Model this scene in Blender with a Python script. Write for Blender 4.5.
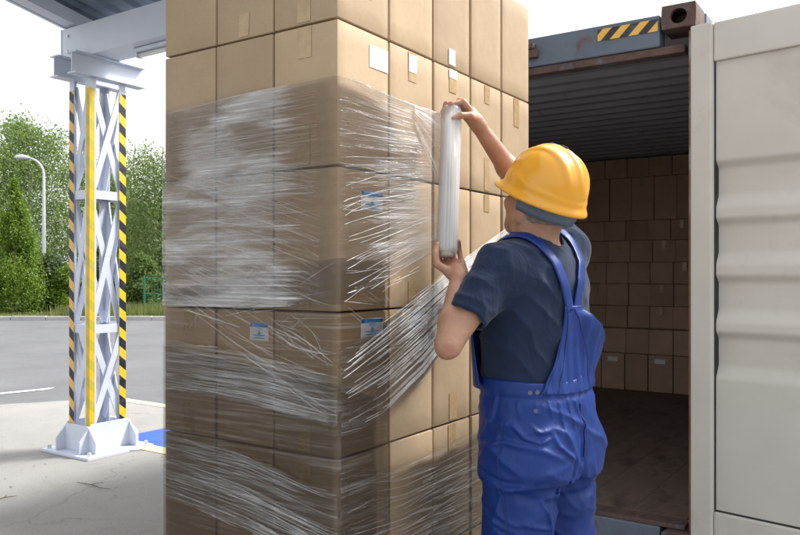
import bpy, bmesh, math, random
import numpy as np
from mathutils import Vector, Matrix

# ------------------------------------------------------------------ clear
for o in list(bpy.data.objects): bpy.data.objects.remove(o, do_unlink=True)
SC = bpy.context.scene
COL = SC.collection

# ------------------------------------------------------------------ camera
# World axes: X runs along the container's door face, Y into the container, Z up.
CA, SA = 0.8319, 0.5549
YAW = math.atan2(SA, CA)
EYE = 1.35
cam_d = bpy.data.cameras.new('camera')
cam = bpy.data.objects.new('camera', cam_d); COL.objects.link(cam)
cam.location = (0, 0, EYE)
cam.rotation_euler = (math.radians(90), 0, YAW)
cam_d.sensor_width = 36.0
cam_d.lens = 36.0 * 763 / 800
cam_d.shift_y = 5.0 / 800
cam_d.clip_start = 0.05
cam_d.clip_end = 2000
SC.camera = cam

# ------------------------------------------------------------------ sky, sun, exposure
SUN_EL = math.radians(50)
SUN_H = Vector((0.54, 0.84, 0)).normalized()       # horizontal direction towards the sun
world = bpy.data.worlds.new('World'); SC.world = world
world.use_nodes = True
wn, wl = world.node_tree.nodes, world.node_tree.links
bg = wn['Background']
sky = wn.new('ShaderNodeTexSky'); sky.sky_type = 'NISHITA'; sky.sun_disc = False
sky.sun_elevation = SUN_EL
sky.sun_rotation = math.atan2(SUN_H.x, SUN_H.y)
sky.air_density = 1.6; sky.dust_density = 9.0; sky.ozone_density = 1.0
hsv = wn.new('ShaderNodeHueSaturation'); hsv.inputs['Saturation'].default_value = 0.25
veil = wn.new('ShaderNodeMix'); veil.data_type = 'RGBA'; veil.inputs[0].default_value = 0.6
veil.inputs[7].default_value = (4.6, 4.75, 4.9, 1)            # even white cloud
wl.new(sky.outputs[0], hsv.inputs['Color']); wl.new(hsv.outputs[0], veil.inputs[6]); wl.new(veil.outputs[2], bg.inputs['Color'])
bg.inputs['Strength'].default_value = 0.15
sun_d = bpy.data.lights.new('sun', 'SUN'); sun = bpy.data.objects.new('sun', sun_d); COL.objects.link(sun)
sun_d.energy = 2.5; sun_d.angle = math.radians(12.0); sun_d.color = (1.0, 0.975, 0.93)
sd = Vector((SUN_H.x * math.cos(SUN_EL), SUN_H.y * math.cos(SUN_EL), math.sin(SUN_EL)))
sun.rotation_euler = sd.to_track_quat('Z', 'Y').to_euler()
SC.view_settings.view_transform = 'Standard'
SC.view_settings.look = 'None'
SC.view_settings.exposure = 1.3
SC.view_settings.gamma = 1.0
SC.view_settings.use_curve_mapping = False
SC.render.engine = 'CYCLES'
SC.cycles.transparent_max_bounces = 32
SC.cycles.max_bounces = 10

# ------------------------------------------------------------------ helpers
def W(x, y, z):
    """right / depth / height as seen from the photographer's spot -> world"""
    return Vector((x * CA - y * SA, x * SA + y * CA, z))
def Wn(p):
    p = np.asarray(p, float)
    return np.stack([p[:, 0] * CA - p[:, 1] * SA, p[:, 0] * SA + p[:, 1] * CA, p[:, 2]], 1)

def tag(o, label=None, cat=None, group=None, kind=None):
    if label: o['label'] = label
    if cat: o['category'] = cat
    if group: o['group'] = group
    if kind: o['kind'] = kind
    return o
def thing(name, label, cat, loc=(0, 0, 0), group=None):
    o = bpy.data.objects.new(name, None); COL.objects.link(o)
    o.location = loc; o.empty_display_size = 0.1
    return tag(o, label, cat, group)
def wloc(o):
    v = Vector((0, 0, 0))
    while o is not None:
        v += o.location; o = o.parent
    return v
def link_mesh(name, me, mat, parent=None, loc=(0, 0, 0)):
    o = bpy.data.objects.new(name, me); COL.objects.link(o)
    if mat is not None and not me.materials: me.materials.append(mat)
    if parent is not None: o.parent = parent
    o.location = loc
    return o
def mk(name, verts, faces, mat, parent=None, smooth=False, origin=None, uv=None):
    """verts in world space; origin (for a top-level mesh) becomes its location"""
    v = np.asarray(verts, float).reshape(-1, 3)
    base = np.array(wloc(parent)) if parent is not None else np.array(origin if origin is not None else (0, 0, 0), float)
    me = bpy.data.meshes.new(name)
    me.from_pydata((v - base).tolist(), [], [tuple(int(i) for i in f) for f in faces])
    if smooth: me.polygons.foreach_set('use_smooth', [True] * len(me.polygons))
    if uv is not None:
        l = me.uv_layers.new(name='UVMap')
        idx = np.empty(len(me.loops), dtype=np.int32); me.loops.foreach_get('vertex_index', idx)
        l.data.foreach_set('uv', np.asarray(uv, np.float32)[idx].ravel())
    me.update()
    return link_mesh(name, me, mat, parent, (0, 0, 0) if parent is not None else base)

class MB:
    """collects shapes for ONE mesh, world coordinates"""
    def __init__(s): s.v = []; s.f = []
    def add(s, v, f):
        n = len(s.v); s.v += [tuple(x) for x in v]; s.f += [tuple(i + n for i in q) for q in f]; return s
    def box(s, lo, hi, fn=None):
        x0, y0, z0 = lo; x1, y1, z1 = hi
        v = [(x0, y0, z0), (x1, y0, z0), (x1, y1, z0), (x0, y1, z0), (x0, y0, z1), (x1, y0, z1), (x1, y1, z1), (x0, y1, z1)]
        if fn: v = [fn(p) for p in v]
        return s.add(v, [(0, 3, 2, 1), (4, 5, 6, 7), (0, 1, 5, 4), (1, 2, 6, 5), (2, 3, 7, 6), (3, 0, 4, 7)])
    def prism(s, poly, d):
        """closed polygon (list of Vector) extruded along d"""
        n = len(poly); d = Vector(d)
        v = [Vector(p) for p in poly] + [Vector(p) + d for p in poly]
        f = [tuple(range(n))[::-1], tuple(range(n, 2 * n))] + [(i, (i + 1) % n, (i + 1) % n + n, i + n) for i in range(n)]
        return s.add(v, f)
    def bar(s, a, b, w, h, up=(0, 0, 1)):
        a, b = Vector(a), Vector(b); d = (b - a).normalized()
        sx = d.cross(Vector(up))
        if sx.length < 1e-4: sx = d.cross(Vector((1, 0, 0)))
        sx.normalize(); sy = sx.cross(d)
        c = [(-w / 2, -h / 2), (w / 2, -h / 2), (w / 2, h / 2), (-w / 2, h / 2)]
        return s.prism([a + sx * x + sy * y for x, y in c], b - a)
    def tube(s, pts, r, n=10, cap=True):
        pts = [Vector(p) for p in pts]
        rs = r if hasattr(r, '__len__') else [r] * len(pts)
        n0 = len(s.v); ref = None
        for i, p in enumerate(pts):
            t = (pts[min(i + 1, len(pts) - 1)] - pts[max(i - 1, 0)]).normalized()
            if ref is None: ref = t.orthogonal().normalized()
            ref = (ref - t * ref.dot(t)).normalized(); q = t.cross(ref)
            for k in range(n):
                a = 2 * math.pi * k / n
                s.v.append(tuple(p + (ref * math.cos(a) + q * math.sin(a)) * rs[i]))
        for i in range(len(pts) - 1):
            for k in range(n):
                k2 = (k + 1) % n
                s.f.append((n0 + i * n + k, n0 + i * n + k2, n0 + (i + 1) * n + k2, n0 + (i + 1) * n + k))
        if cap:
            s.f.append(tuple(n0 + k for k in range(n))[::-1])
            s.f.append(tuple(n0 + (len(pts) - 1) * n + k for k in range(n)))
        return s
    def build(s, name, mat, parent=None, smooth=False, bevel=0, seg=2, origin=None):
        o = mk(name, s.v, s.f, mat, parent, smooth, origin)
        bm = bmesh.new(); bm.from_mesh(o.data)
        bmesh.ops.recalc_face_normals(bm, faces=bm.faces)
        if bevel:
            bmesh.ops.bevel(bm, geom=[e for e in bm.edges if e.is_manifold and e.calc_face_angle(0) > 0.4], offset=bevel, segments=seg, profile=0.6, affect='EDGES', clamp_overlap=True)
        bm.to_mesh(o.data); bm.free()
        return o

# ------------------------------------------------------------------ materials
def nt(name):
    m = bpy.data.materials.new(name); m.use_nodes = True
    t = m.node_tree; t.nodes.clear()
    out = t.nodes.new('ShaderNodeOutputMaterial')
    return m, t.nodes, t.links, out
def N(nodes, kind, **kw):
    n = nodes.new(kind)
    for k, v in kw.items():
        if k in n.inputs.keys(): n.inputs[k].default_value = v
        else: setattr(n, k, v)
    return n
def coords(nodes, links, scale=(1, 1, 1), rnd=True, src='Object', rot=(0, 0, 0)):
    tc = nodes.new('ShaderNodeTexCoord'); mp = nodes.new('ShaderNodeMapping')
    mp.inputs['Scale'].default_value = scale; mp.inputs['Rotation'].default_value = rot
    links.new(tc.outputs[src], mp.inputs['Vector'])
    if rnd:
        oi = nodes.new('ShaderNodeObjectInfo'); ml = N(nodes, 'ShaderNodeMath', operation='MULTIPLY'); ml.inputs[1].default_value = 37.0
        cb = nodes.new('ShaderNodeCombineXYZ')
        links.new(oi.outputs['Random'], ml.inputs[0])
        for i in range(3): links.new(ml.outputs[0], cb.inputs[i])
        links.new(cb.outputs[0], mp.inputs['Location'])
    return mp.outputs['Vector']
def ramp(nodes, links, fac, stops):
    r = nodes.new('ShaderNodeValToRGB'); e = r.color_ramp.elements
    e[0].position, e[0].color = stops[0][0], (*stops[0][1], 1)
    e[1].position, e[1].color = stops[-1][0], (*stops[-1][1], 1)
    for p, c in stops[1:-1]:
        k = e.new(p); k.color = (*c, 1)
    links.new(fac, r.inputs['Fac'])
    return r.outputs['Color']
def math2(nodes, links, op, a, b=None, clamp=False):
    m = nodes.new('ShaderNodeMath'); m.operation = op; m.use_clamp = clamp
    for i, v in enumerate((a, b)):
        if v is None: continue
        if hasattr(v, 'is_linked') or hasattr(v, 'links'): links.new(v, m.inputs[i])
        else: m.inputs[i].default_value = v
    return m.outputs[0]
def mixc(nodes, links, fac, a, b, mode='MIX'):
    m = nodes.new('ShaderNodeMix'); m.data_type = 'RGBA'; m.blend_type = mode
    for i, v in ((0, fac), (6, a), (7, b)):
        if isinstance(v, (int, float)): m.inputs[i].default_value = v
        elif isinstance(v, tuple): m.inputs[i].default_value = (*v, 1)
        else: links.new(v, m.inputs[i])
    return m.outputs[2]
def noise(nodes, links, vec, scale, detail=5, rough=0.55, dist=0.0):
    n = N(nodes, 'ShaderNodeTexNoise', Scale=scale, Detail=detail, Roughness=rough, Distortion=dist)
    links.new(vec, n.inputs['Vector']); return n.outputs['Fac']
def bumpn(nodes, links, h, strength=0.2, dist=0.01, nrm=None):
    b = N(nodes, 'ShaderNodeBump', Strength=strength, Distance=dist); links.new(h, b.inputs['Height'])
    if nrm is not None: links.new(nrm, b.inputs['Normal'])
    return b.outputs[0]
def surf(name, c1, c2, scale=6.0, rough=0.6, bump=0.1, bscale=60.0, stretch=(1, 1, 1), metal=0.0, spot=None, spot_scale=3.0, spot_lo=0.6, spot_hi=0.75, sheen=0.0, spec=0.5, coat=0.0):
    """painted / worn surface: two-tone noise, optional spots of another colour (rust, dirt), fine relief"""
    m, nd, lk, out = nt(name)
    v = coords(nd, lk, stretch)
    col = ramp(nd, lk, noise(nd, lk, v, scale, 6, 0.6), [(0.3, c1), (0.7, c2)])
    p = N(nd, 'ShaderNodeBsdfPrincipled', Roughness=rough, Metallic=metal)
    p.inputs['Specular IOR Level'].default_value = spec
    if spot is not None:
        f = ramp(nd, lk, noise(nd, lk, v, spot_scale, 9, 0.68, 0.3), [(spot_lo, (0, 0, 0)), (spot_hi, (1, 1, 1))])
        col = mixc(nd, lk, f, col, spot)
    lk.new(col, p.inputs['Base Color'])
    if sheen: p.inputs['Sheen Weight'].default_value = sheen
    if coat: p.inputs['Coat Weight'].default_value = coat; p.inputs['Coat Roughness'].default_value = 0.15
    if bump: lk.new(bumpn(nd, lk, noise(nd, lk, v, bscale, 4), bump, 0.004), p.inputs['Normal'])
    r = noise(nd, lk, v, scale * 1.7, 4)
    lk.new(math2(nd, lk, 'ADD', math2(nd, lk, 'MULTIPLY', r, 0.25), rough - 0.12), p.inputs['Roughness'])
    lk.new(p.outputs[0], out.inputs[0])
    return m

def cardboard(name, c1, c2):
    m, nd, lk, out = nt(name)
    v = coords(nd, lk); vs = coords(nd, lk, (1, 1, 0.3)); vf = coords(nd, lk, (1, 1, 18))
    base = ramp(nd, lk, noise(nd, lk, v, 3.5, 5), [(0.3, c1), (0.7, c2)])
    flute = noise(nd, lk, vs, 150, 3)
    base = mixc(nd, lk, 0.03, base, ramp(nd, lk, flute, [(0.35, (0.1, 0.06, 0.03)), (0.65, (0.9, 0.7, 0.5))]), 'OVERLAY')
    fib = noise(nd, lk, vf, 60, 3)
    base = mixc(nd, lk, 0.06, base, ramp(nd, lk, fib, [(0.35, (0.1, 0.06, 0.03)), (0.65, (0.8, 0.7, 0.6))]), 'OVERLAY')
    scuff = ramp(nd, lk, noise(nd, lk, v, 9, 9, 0.75), [(0.60, (0, 0, 0)), (0.72, (1, 1, 1))])
    base = mixc(nd, lk, math2(nd, lk, 'MULTIPLY', scuff, 0.22), base, (0.16, 0.10, 0.06))
    oi = nd.new('ShaderNodeObjectInfo')
    base = mixc(nd, lk, 0.34, base, ramp(nd, lk, oi.outputs['Random'], [(0, (0.30, 0.28, 0.26)), (1, (0.66, 0.62, 0.58))]), 'OVERLAY')
    p = N(nd, 'ShaderNodeBsdfPrincipled', Roughness=0.72); p.inputs['Specular IOR Level'].default_value = 0.3
    lk.new(base, p.inputs['Base Color'])
    b = bumpn(nd, lk, flute, 0.04, 0.002); b = bumpn(nd, lk, noise(nd, lk, v, 5, 3), 0.38, 0.014, b)
    lk.new(b, p.inputs['Normal']); lk.new(p.outputs[0], out.inputs[0])
    return m

def stripes(name, ca, cb, freq, dirv, phase=0.0, rough=0.45, wear=(0.4, 0.4, 0.4), wamt=0.25):
    m, nd, lk, out = nt(name)
    tc = nd.new('ShaderNodeTexCoord'); d = N(nd, 'ShaderNodeVectorMath', operation='DOT_PRODUCT')
    d.inputs[1].default_value = dirv; lk.new(tc.outputs['Object'], d.inputs[0])
    s = math2(nd, lk, 'FRACT', math2(nd, lk, 'ADD', math2(nd, lk, 'MULTIPLY', d.outputs['Value'], freq), 100 + phase))
    f = math2(nd, lk, 'GREATER_THAN', s, 0.5)
    col = mixc(nd, lk, f, ca, cb)
    v = coords(nd, lk)
    w = ramp(nd, lk, noise(nd, lk, v, 14, 8, 0.7), [(0.52, (0, 0, 0)), (0.75, (1, 1, 1))])
    col = mixc(nd, lk, math2(nd, lk, 'MULTIPLY', w, wamt), col, wear)
    p = N(nd, 'ShaderNodeBsdfPrincipled', Roughness=rough); lk.new(col, p.inputs['Base Color']); lk.new(p.outputs[0], out.inputs[0])
    return m

def concrete(name, c1, c2, dark, crack=True):
    m, nd, lk, out = nt(name)
    v = coords(nd, lk, rnd=False)
    base = ramp(nd, lk, noise(nd, lk, v, 0.9, 8, 0.62), [(0.3, c1), (0.72, c2)])
    fine = noise(nd, lk, v, 90, 5, 0.7)
    base = mixc(nd, lk, 0.35, base, ramp(nd, lk, fine, [(0.3, (0.2, 0.2, 0.2)), (0.7, (0.75, 0.75, 0.75))]), 'OVERLAY')
    st = ramp(nd, lk, noise(nd, lk, v, 2.6, 10, 0.72, 0.6), [(0.52, (0, 0, 0)), (0.70, (1, 1, 1))])
    base = mixc(nd, lk, math2(nd, lk, 'MULTIPLY', st, 0.5), base, dark)
    rs = ramp(nd, lk, noise(nd, lk, v, 1.7, 8, 0.7, 0.2), [(0.66, (0, 0, 0)), (0.76, (1, 1, 1))])
    base = mixc(nd, lk, math2(nd, lk, 'MULTIPLY', rs, 0.35), base, (0.33, 0.20, 0.13))
    p = N(nd, 'ShaderNodeBsdfPrincipled', Roughness=0.85)
    h = fine
    if crack:
        wv = N(nd, 'ShaderNodeTexNoise', Scale=2.2, Detail=6.0); lk.new(v, wv.inputs['Vector'])
        ad = N(nd, 'ShaderNodeVectorMath', operation='MULTIPLY_ADD'); ad.inputs[1].default_value = (0.7, 0.7, 0.0)
        lk.new(wv.outputs['Color'], ad.inputs[0]); lk.new(v, ad.inputs[2])
        vo = N(nd, 'ShaderNodeTexVoronoi', feature='DISTANCE_TO_EDGE', Scale=0.55); lk.new(ad.outputs[0], vo.inputs['Vector'])
        cr = ramp(nd, lk, vo.outputs['Distance'], [(0.002, (1, 1, 1)), (0.008, (0, 0, 0))])
        gate = ramp(nd, lk, noise(nd, lk, v, 1.1, 3), [(0.46, (0, 0, 0)), (0.56, (1, 1, 1))])
        cr2 = math2(nd, lk, 'MULTIPLY', cr, gate)
        base = mixc(nd, lk, math2(nd, lk, 'MULTIPLY', cr2, 0.38), base, (0.10, 0.09, 0.085))
        h = math2(nd, lk, 'SUBTRACT', math2(nd, lk, 'MULTIPLY', fine, 0.4), cr2)
    lk.new(base, p.inputs['Base Color'])
    lk.new(bumpn(nd, lk, h, 0.5, 0.006), p.inputs['Normal']); lk.new(p.outputs[0], out.inputs[0])
    return m

def leaf_mat(name, c1, c2, c3, trans=0.5):
    m, nd, lk, out = nt(name)
    v = coords(nd, lk)
    w = N(nd, 'ShaderNodeTexWhiteNoise', noise_dimensions='1D'); g = nd.new('ShaderNodeNewGeometry'); lk.new(g.outputs['Random Per Island'], w.inputs['W'])
    col = ramp(nd, lk, w.outputs['Value'], [(0.0, c1), (0.5, c2), (1.0, c3)])
    d = N(nd, 'ShaderNodeBsdfPrincipled', Roughness=0.55); lk.new(col, d.inputs['Base Color'])
    t = nd.new('ShaderNodeBsdfTranslucent'); lk.new(mixc(nd, lk, 0.5, col, (0.16, 0.24, 0.03)), t.inputs['Color'])
    mx = nd.new('ShaderNodeMixShader'); mx.inputs[0].default_value = trans
    lk.new(d.outputs[0], mx.inputs[1]); lk.new(t.outputs[0], mx.inputs[2]); lk.new(mx.outputs[0], out.inputs[0])
    return m

def cloth(name, c1, c2, rough=0.75, sheen=0.3, weave=900, bump=0.15, spec=0.3, fold=0.25):
    m, nd, lk, out = nt(name)
    v = coords(nd, lk, rnd=False)
    col = ramp(nd, lk, noise(nd, lk, v, 8, 6, 0.6), [(0.3, c1), (0.7, c2)])
    p = N(nd, 'ShaderNodeBsdfPrincipled', Roughness=rough); p.inputs['Specular IOR Level'].default_value = spec
    p.inputs['Sheen Weight'].default_value = sheen; p.inputs['Sheen Roughness'].default_value = 0.4
    lk.new(col, p.inputs['Base Color'])
    wv = N(nd, 'ShaderNodeTexWave', Scale=weave / 10, Distortion=0.5); wv.bands_direction = 'DIAGONAL'; lk.new(v, wv.inputs['Vector'])
    b = bumpn(nd, lk, wv.outputs['Fac'], bump, 0.0006)
    vv = coords(nd, lk, (1, 1, 0.45), rnd=False)
    b = bumpn(nd, lk, noise(nd, lk, vv, 16, 3, 0.5, 1.2), fold, 0.03, b)
    b = bumpn(nd, lk, noise(nd, lk, vv, 55, 5, 0.6, 0.8), fold * 1.2, 0.008, b)
    lk.new(b, p.inputs['Normal']); lk.new(p.outputs[0], out.inputs[0])
    return m

def film_mat(name, haze, tint, vscale=60.0, wrinkle=0.5, patch=0.0, corner=False, mirror=0.5):
    """clear stretch film: tinted see-through, mirror-like sheen, milky streaks where it is crumpled, milky patch painting in reflected sky"""
    m, nd, lk, out = nt(name)
    v = coords(nd, lk, (1.3, vscale, 1), rnd=True, src='UV')
    v2 = coords(nd, lk, (1.9, 8.0, 1), rnd=True, src='UV')
    st = noise(nd, lk, v, 2.0, 6, 0.65, 0.35)
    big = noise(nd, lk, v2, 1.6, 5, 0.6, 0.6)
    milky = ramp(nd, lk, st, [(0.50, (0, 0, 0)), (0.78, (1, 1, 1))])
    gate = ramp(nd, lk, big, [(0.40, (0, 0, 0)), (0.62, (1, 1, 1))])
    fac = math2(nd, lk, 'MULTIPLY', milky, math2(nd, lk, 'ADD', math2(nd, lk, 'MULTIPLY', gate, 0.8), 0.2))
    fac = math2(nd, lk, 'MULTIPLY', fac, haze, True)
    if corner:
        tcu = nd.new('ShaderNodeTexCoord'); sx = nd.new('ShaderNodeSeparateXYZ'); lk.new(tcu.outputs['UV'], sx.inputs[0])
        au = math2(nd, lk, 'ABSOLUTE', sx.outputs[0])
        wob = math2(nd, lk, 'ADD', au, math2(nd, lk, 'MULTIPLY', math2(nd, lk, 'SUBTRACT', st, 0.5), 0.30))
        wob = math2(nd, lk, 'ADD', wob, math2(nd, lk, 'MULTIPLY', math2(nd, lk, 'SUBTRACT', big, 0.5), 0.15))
        sheen_mask = ramp(nd, lk, wob, [(0.15, (0.05,) * 3), (0.22, (1, 1, 1))])  # bounds the painted sky reflection, leaving the corner clear
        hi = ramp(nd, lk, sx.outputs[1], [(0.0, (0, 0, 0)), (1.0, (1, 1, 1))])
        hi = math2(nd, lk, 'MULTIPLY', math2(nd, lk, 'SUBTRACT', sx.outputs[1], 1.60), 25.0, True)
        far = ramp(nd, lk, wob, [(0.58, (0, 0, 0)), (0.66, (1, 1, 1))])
        sheen_mask = math2(nd, lk, 'MULTIPLY', sheen_mask, math2(nd, lk, 'SUBTRACT', 1.0, math2(nd, lk, 'MULTIPLY', hi, far)))
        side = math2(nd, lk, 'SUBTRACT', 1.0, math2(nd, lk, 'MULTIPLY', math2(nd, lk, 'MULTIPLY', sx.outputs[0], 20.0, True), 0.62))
        sheen_mask = math2(nd, lk, 'MULTIPLY', sheen_mask, side)
        fac = math2(nd, lk, 'MULTIPLY', fac, sheen_mask)
        gate = math2(nd, lk, 'MULTIPLY', math2(nd, lk, 'ADD', math2(nd, lk, 'MULTIPLY', gate, 0.85), 0.15), sheen_mask)
    if patch: fac = math2(nd, lk, 'ADD', fac, math2(nd, lk, 'MULTIPLY', gate, patch), True)  # milky patch stands in for bright sky mirrored in the film
    tr = nd.new('ShaderNodeBsdfTransparent'); tr.inputs['Color'].default_value = (*tint, 1)
    gl = N(nd, 'ShaderNodeBsdfGlossy', Roughness=0.17); gl.inputs['Color'].default_value = (0.9, 0.92, 0.95, 1)
    b = bumpn(nd, lk, st, wrinkle, 0.006); lk.new(b, gl.inputs['Normal'])
    fr = N(nd, 'ShaderNodeFresnel', IOR=1.36); lk.new(b, fr.inputs['Normal'])
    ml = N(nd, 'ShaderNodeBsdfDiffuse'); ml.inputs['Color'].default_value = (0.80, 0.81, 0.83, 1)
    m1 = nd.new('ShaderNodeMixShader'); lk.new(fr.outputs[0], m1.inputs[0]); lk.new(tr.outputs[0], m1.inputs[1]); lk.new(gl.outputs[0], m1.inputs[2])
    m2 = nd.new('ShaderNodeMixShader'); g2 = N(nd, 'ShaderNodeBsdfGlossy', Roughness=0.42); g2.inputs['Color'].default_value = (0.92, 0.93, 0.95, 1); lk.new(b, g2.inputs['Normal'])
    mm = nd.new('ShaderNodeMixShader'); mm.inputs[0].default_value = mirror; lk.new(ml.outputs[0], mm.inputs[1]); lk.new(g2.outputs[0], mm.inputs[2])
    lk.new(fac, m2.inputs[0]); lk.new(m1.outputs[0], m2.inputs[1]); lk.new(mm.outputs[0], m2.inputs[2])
    lk.new(m2.outputs[0], out.inputs[0])
    return m
def strand_mat(name, alpha):
    m, nd, lk, out = nt(name)
    p = N(nd, 'ShaderNodeBsdfPrincipled', Roughness=0.22); p.inputs['Base Color'].default_value = (0.82, 0.83, 0.85, 1)
    p.inputs['Specular IOR Level'].default_value = 0.9
    tr = nd.new('ShaderNodeBsdfTransparent')
    v = coords(nd, lk, (1, 1, 1), rnd=True, src='Object')
    f = math2(nd, lk, 'MULTIPLY', ramp(nd, lk, noise(nd, lk, v, 14, 3), [(0.3, (0.25,) * 3), (0.65, (1, 1, 1))]), alpha)
    mx = nd.new('ShaderNodeMixShader'); lk.new(f, mx.inputs[0]); lk.new(tr.outputs[0], mx.inputs[1]); lk.new(p.outputs[0], mx.inputs[2])
    lk.new(mx.outputs[0], out.inputs[0])
    return m

def skin_mat():
    m, nd, lk, out = nt('skin')
    v = coords(nd, lk, rnd=False)
    col = ramp(nd, lk, noise(nd, lk, v, 18, 6, 0.6), [(0.3, (0.29, 0.148, 0.092)), (0.7, (0.38, 0.205, 0.135))])
    p = N(nd, 'ShaderNodeBsdfPrincipled', Roughness=0.5); lk.new(col, p.inputs['Base Color'])
    p.inputs['Subsurface Weight'].default_value = 0.12; p.inputs['Subsurface Radius'].default_value = (0.02, 0.008, 0.004); p.inputs['Subsurface Scale'].default_value = 0.3
    col = mixc(nd, lk, math2(nd, lk, 'MULTIPLY', ramp(nd, lk, noise(nd, lk, v, 7, 4, 0.6), [(0.45, (0, 0, 0)), (0.7, (1, 1, 1))]), 0.45), col, (0.31, 0.115, 0.075))
    lk.new(col, p.inputs['Base Color'])
    b = bumpn(nd, lk, noise(nd, lk, v, 140, 5, 0.65), 0.45, 0.002)
    b = bumpn(nd, lk, noise(nd, lk, v, 24, 4, 0.6, 1.0), 0.35, 0.006, b)
    lk.new(b, p.inputs['Normal']); lk.new(p.outputs[0], out.inputs[0])
    return m

M = {}
M['card'] = cardboard('cardboard', (0.355, 0.268, 0.176), (0.410, 0.315, 0.212))
M['card_in'] = cardboard('cardboard_dark', (0.38, 0.26, 0.18), (0.46, 0.32, 0.225))
M['tape'] = surf('packing_tape', (0.33, 0.225, 0.11), (0.42, 0.30, 0.16), 30, 0.28, 0.15, 80)
M['paper'] = surf('label_paper', (0.62, 0.63, 0.65), (0.68, 0.69, 0.70), 20, 0.6, 0.03)
M['ink'] = surf('blue_ink', (0.05, 0.22, 0.55), (0.07, 0.28, 0.62), 40, 0.5, 0.0)
M['ink_dark'] = surf('dark_blue_ink', (0.02, 0.07, 0.32), (0.03, 0.09, 0.38), 40, 0.5, 0.0)
M['ink_pale'] = surf('pale_blue_ink', (0.30, 0.48, 0.72), (0.36, 0.53, 0.76), 40, 0.5, 0.0)
M['wood'] = surf('pallet_wood', (0.40, 0.28, 0.16), (0.50, 0.37, 0.22), 8, 0.8, 0.4, 60, (1, 6, 6))
M['white_steel'] = surf('white_painted_steel', (0.56, 0.60, 0.70), (0.64, 0.68, 0.77), 3, 0.42, 0.05, 40, spot=(0.45, 0.42, 0.40), spot_scale=5, spot_lo=0.66, spot_hi=0.8)  # blue cast of the sky is put into the white paint's colour
M['door_paint'] = surf('door_white_paint', (0.51, 0.487, 0.45), (0.57, 0.547, 0.51), 2.2, 0.68, 0.03, 18, spot=(0.42, 0.38, 0.33), spot_scale=2.4, spot_lo=0.56, spot_hi=0.85, spec=0.25)
M['blue_steel'] = surf('blue_grey_steel', (0.085, 0.11, 0.15), (0.125, 0.155, 0.20), 4, 0.55, 0.25, 30, spot=(0.13, 0.06, 0.035), spot_scale=6, spot_lo=0.55, spot_hi=0.66)
M['rust'] = surf('rusty_steel', (0.060, 0.036, 0.032), (0.125, 0.075, 0.060), 12, 0.8, 0.5, 60, spot=(0.10, 0.12, 0.15), spot_scale=7, spot_lo=0.55, spot_hi=0.62)
M['rust_post'] = surf('rusty_post', (0.16, 0.085, 0.055), (0.30, 0.17, 0.11), 9, 0.8, 0.4, 60, (1, 1, 0.4), spot=(0.36, 0.35, 0.34), spot_scale=6, spot_lo=0.55, spot_hi=0.62)
M['cont_in'] = surf('container_inner_paint', (0.27, 0.27, 0.30), (0.34, 0.34, 0.37), 3, 0.6, 0.1, 20, spot=(0.12, 0.07, 0.045), spot_scale=5, spot_lo=0.62, spot_hi=0.75)
M['cont_floor'] = surf('container_floor_boards', (0.13, 0.092, 0.072), (0.18, 0.13, 0.10), 3, 0.6, 0.3, 40, (2, 1, 2), spot=(0.05, 0.035, 0.03), spot_scale=3, spot_lo=0.5, spot_hi=0.7)
M['rubber'] = surf('black_rubber', (0.012, 0.012, 0.012), (0.03, 0.03, 0.03), 10, 0.7, 0.1)
M['hazard'] = stripes('hazard_stripes', (0.75, 0.42, 0.06), (0.02, 0.022, 0.03), 11.0, (1, 0, -1.0), 0.1)
M['tape_by'] = stripes('black_yellow_tape', (0.80, 0.52, 0.02), (0.015, 0.015, 0.02), 6.7, (0.8, 0.8, 1.0))
M['tape_bo'] = stripes('black_orange_tape', (0.72, 0.43, 0.10), (0.015, 0.017, 0.03), 6.7, (0.8, 0.8, 1.0), 0.2)
M['tape_yg'] = stripes('yellow_green_tape', (0.72, 0.46, 0.015), (0.52, 0.42, 0.02), 6.7, (0.8, 0.8, 1.0), 0.4)
M['roof_sheet'] = surf('roof_sheet', (0.17, 0.22, 0.29), (0.24, 0.29, 0.36), 4, 0.5, 0.15, 30, spot=(0.08, 0.09, 0.10), spot_scale=6, spot_lo=0.58, spot_hi=0.72)
M['lens'] = surf('lamp_cover', (0.7, 0.72, 0.74), (0.78, 0.8, 0.82), 4, 0.3, 0.0)
M['galv'] = surf('galvanised_steel', (0.55, 0.57, 0.6), (0.65, 0.67, 0.7), 8, 0.4, 0.05, metal=0.4)
M['concrete'] = concrete('concrete', (0.195, 0.187, 0.178), (0.26, 0.25, 0.238), (0.145, 0.138, 0.132))
M['asphalt'] = concrete('asphalt', (0.088, 0.09, 0.097), (0.125, 0.127, 0.135), (0.075, 0.075, 0.08), False)
M['kerb'] = concrete('kerb_stone', (0.36, 0.35, 0.34), (0.46, 0.45, 0.43), (0.2, 0.2, 0.19), False)
M['white_paint'] = surf('white_road_paint', (0.50, 0.50, 0.50), (0.72, 0.72, 0.71), 9, 0.8, 0.2, 90, spot=(0.15, 0.15, 0.15), spot_scale=16, spot_lo=0.55, spot_hi=0.65)
M['yellow_paint'] = surf('yellow_floor_paint', (0.62, 0.50, 0.22), (0.74, 0.62, 0.34), 9, 0.8, 0.2, 90, spot=(0.42, 0.38, 0.30), spot_scale=14, spot_lo=0.5, spot_hi=0.66)
M['blue_paint'] = surf('blue_floor_paint', (0.012, 0.06, 0.26), (0.018, 0.085, 0.34), 6, 0.7, 0.2, 90)
M['turf'] = surf('turf', (0.06, 0.085, 0.025), (0.11, 0.14, 0.05), 3, 0.9, 0.4, 20, spot=(0.16, 0.14, 0.07), spot_scale=2, spot_lo=0.5, spot_hi=0.7)
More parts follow.
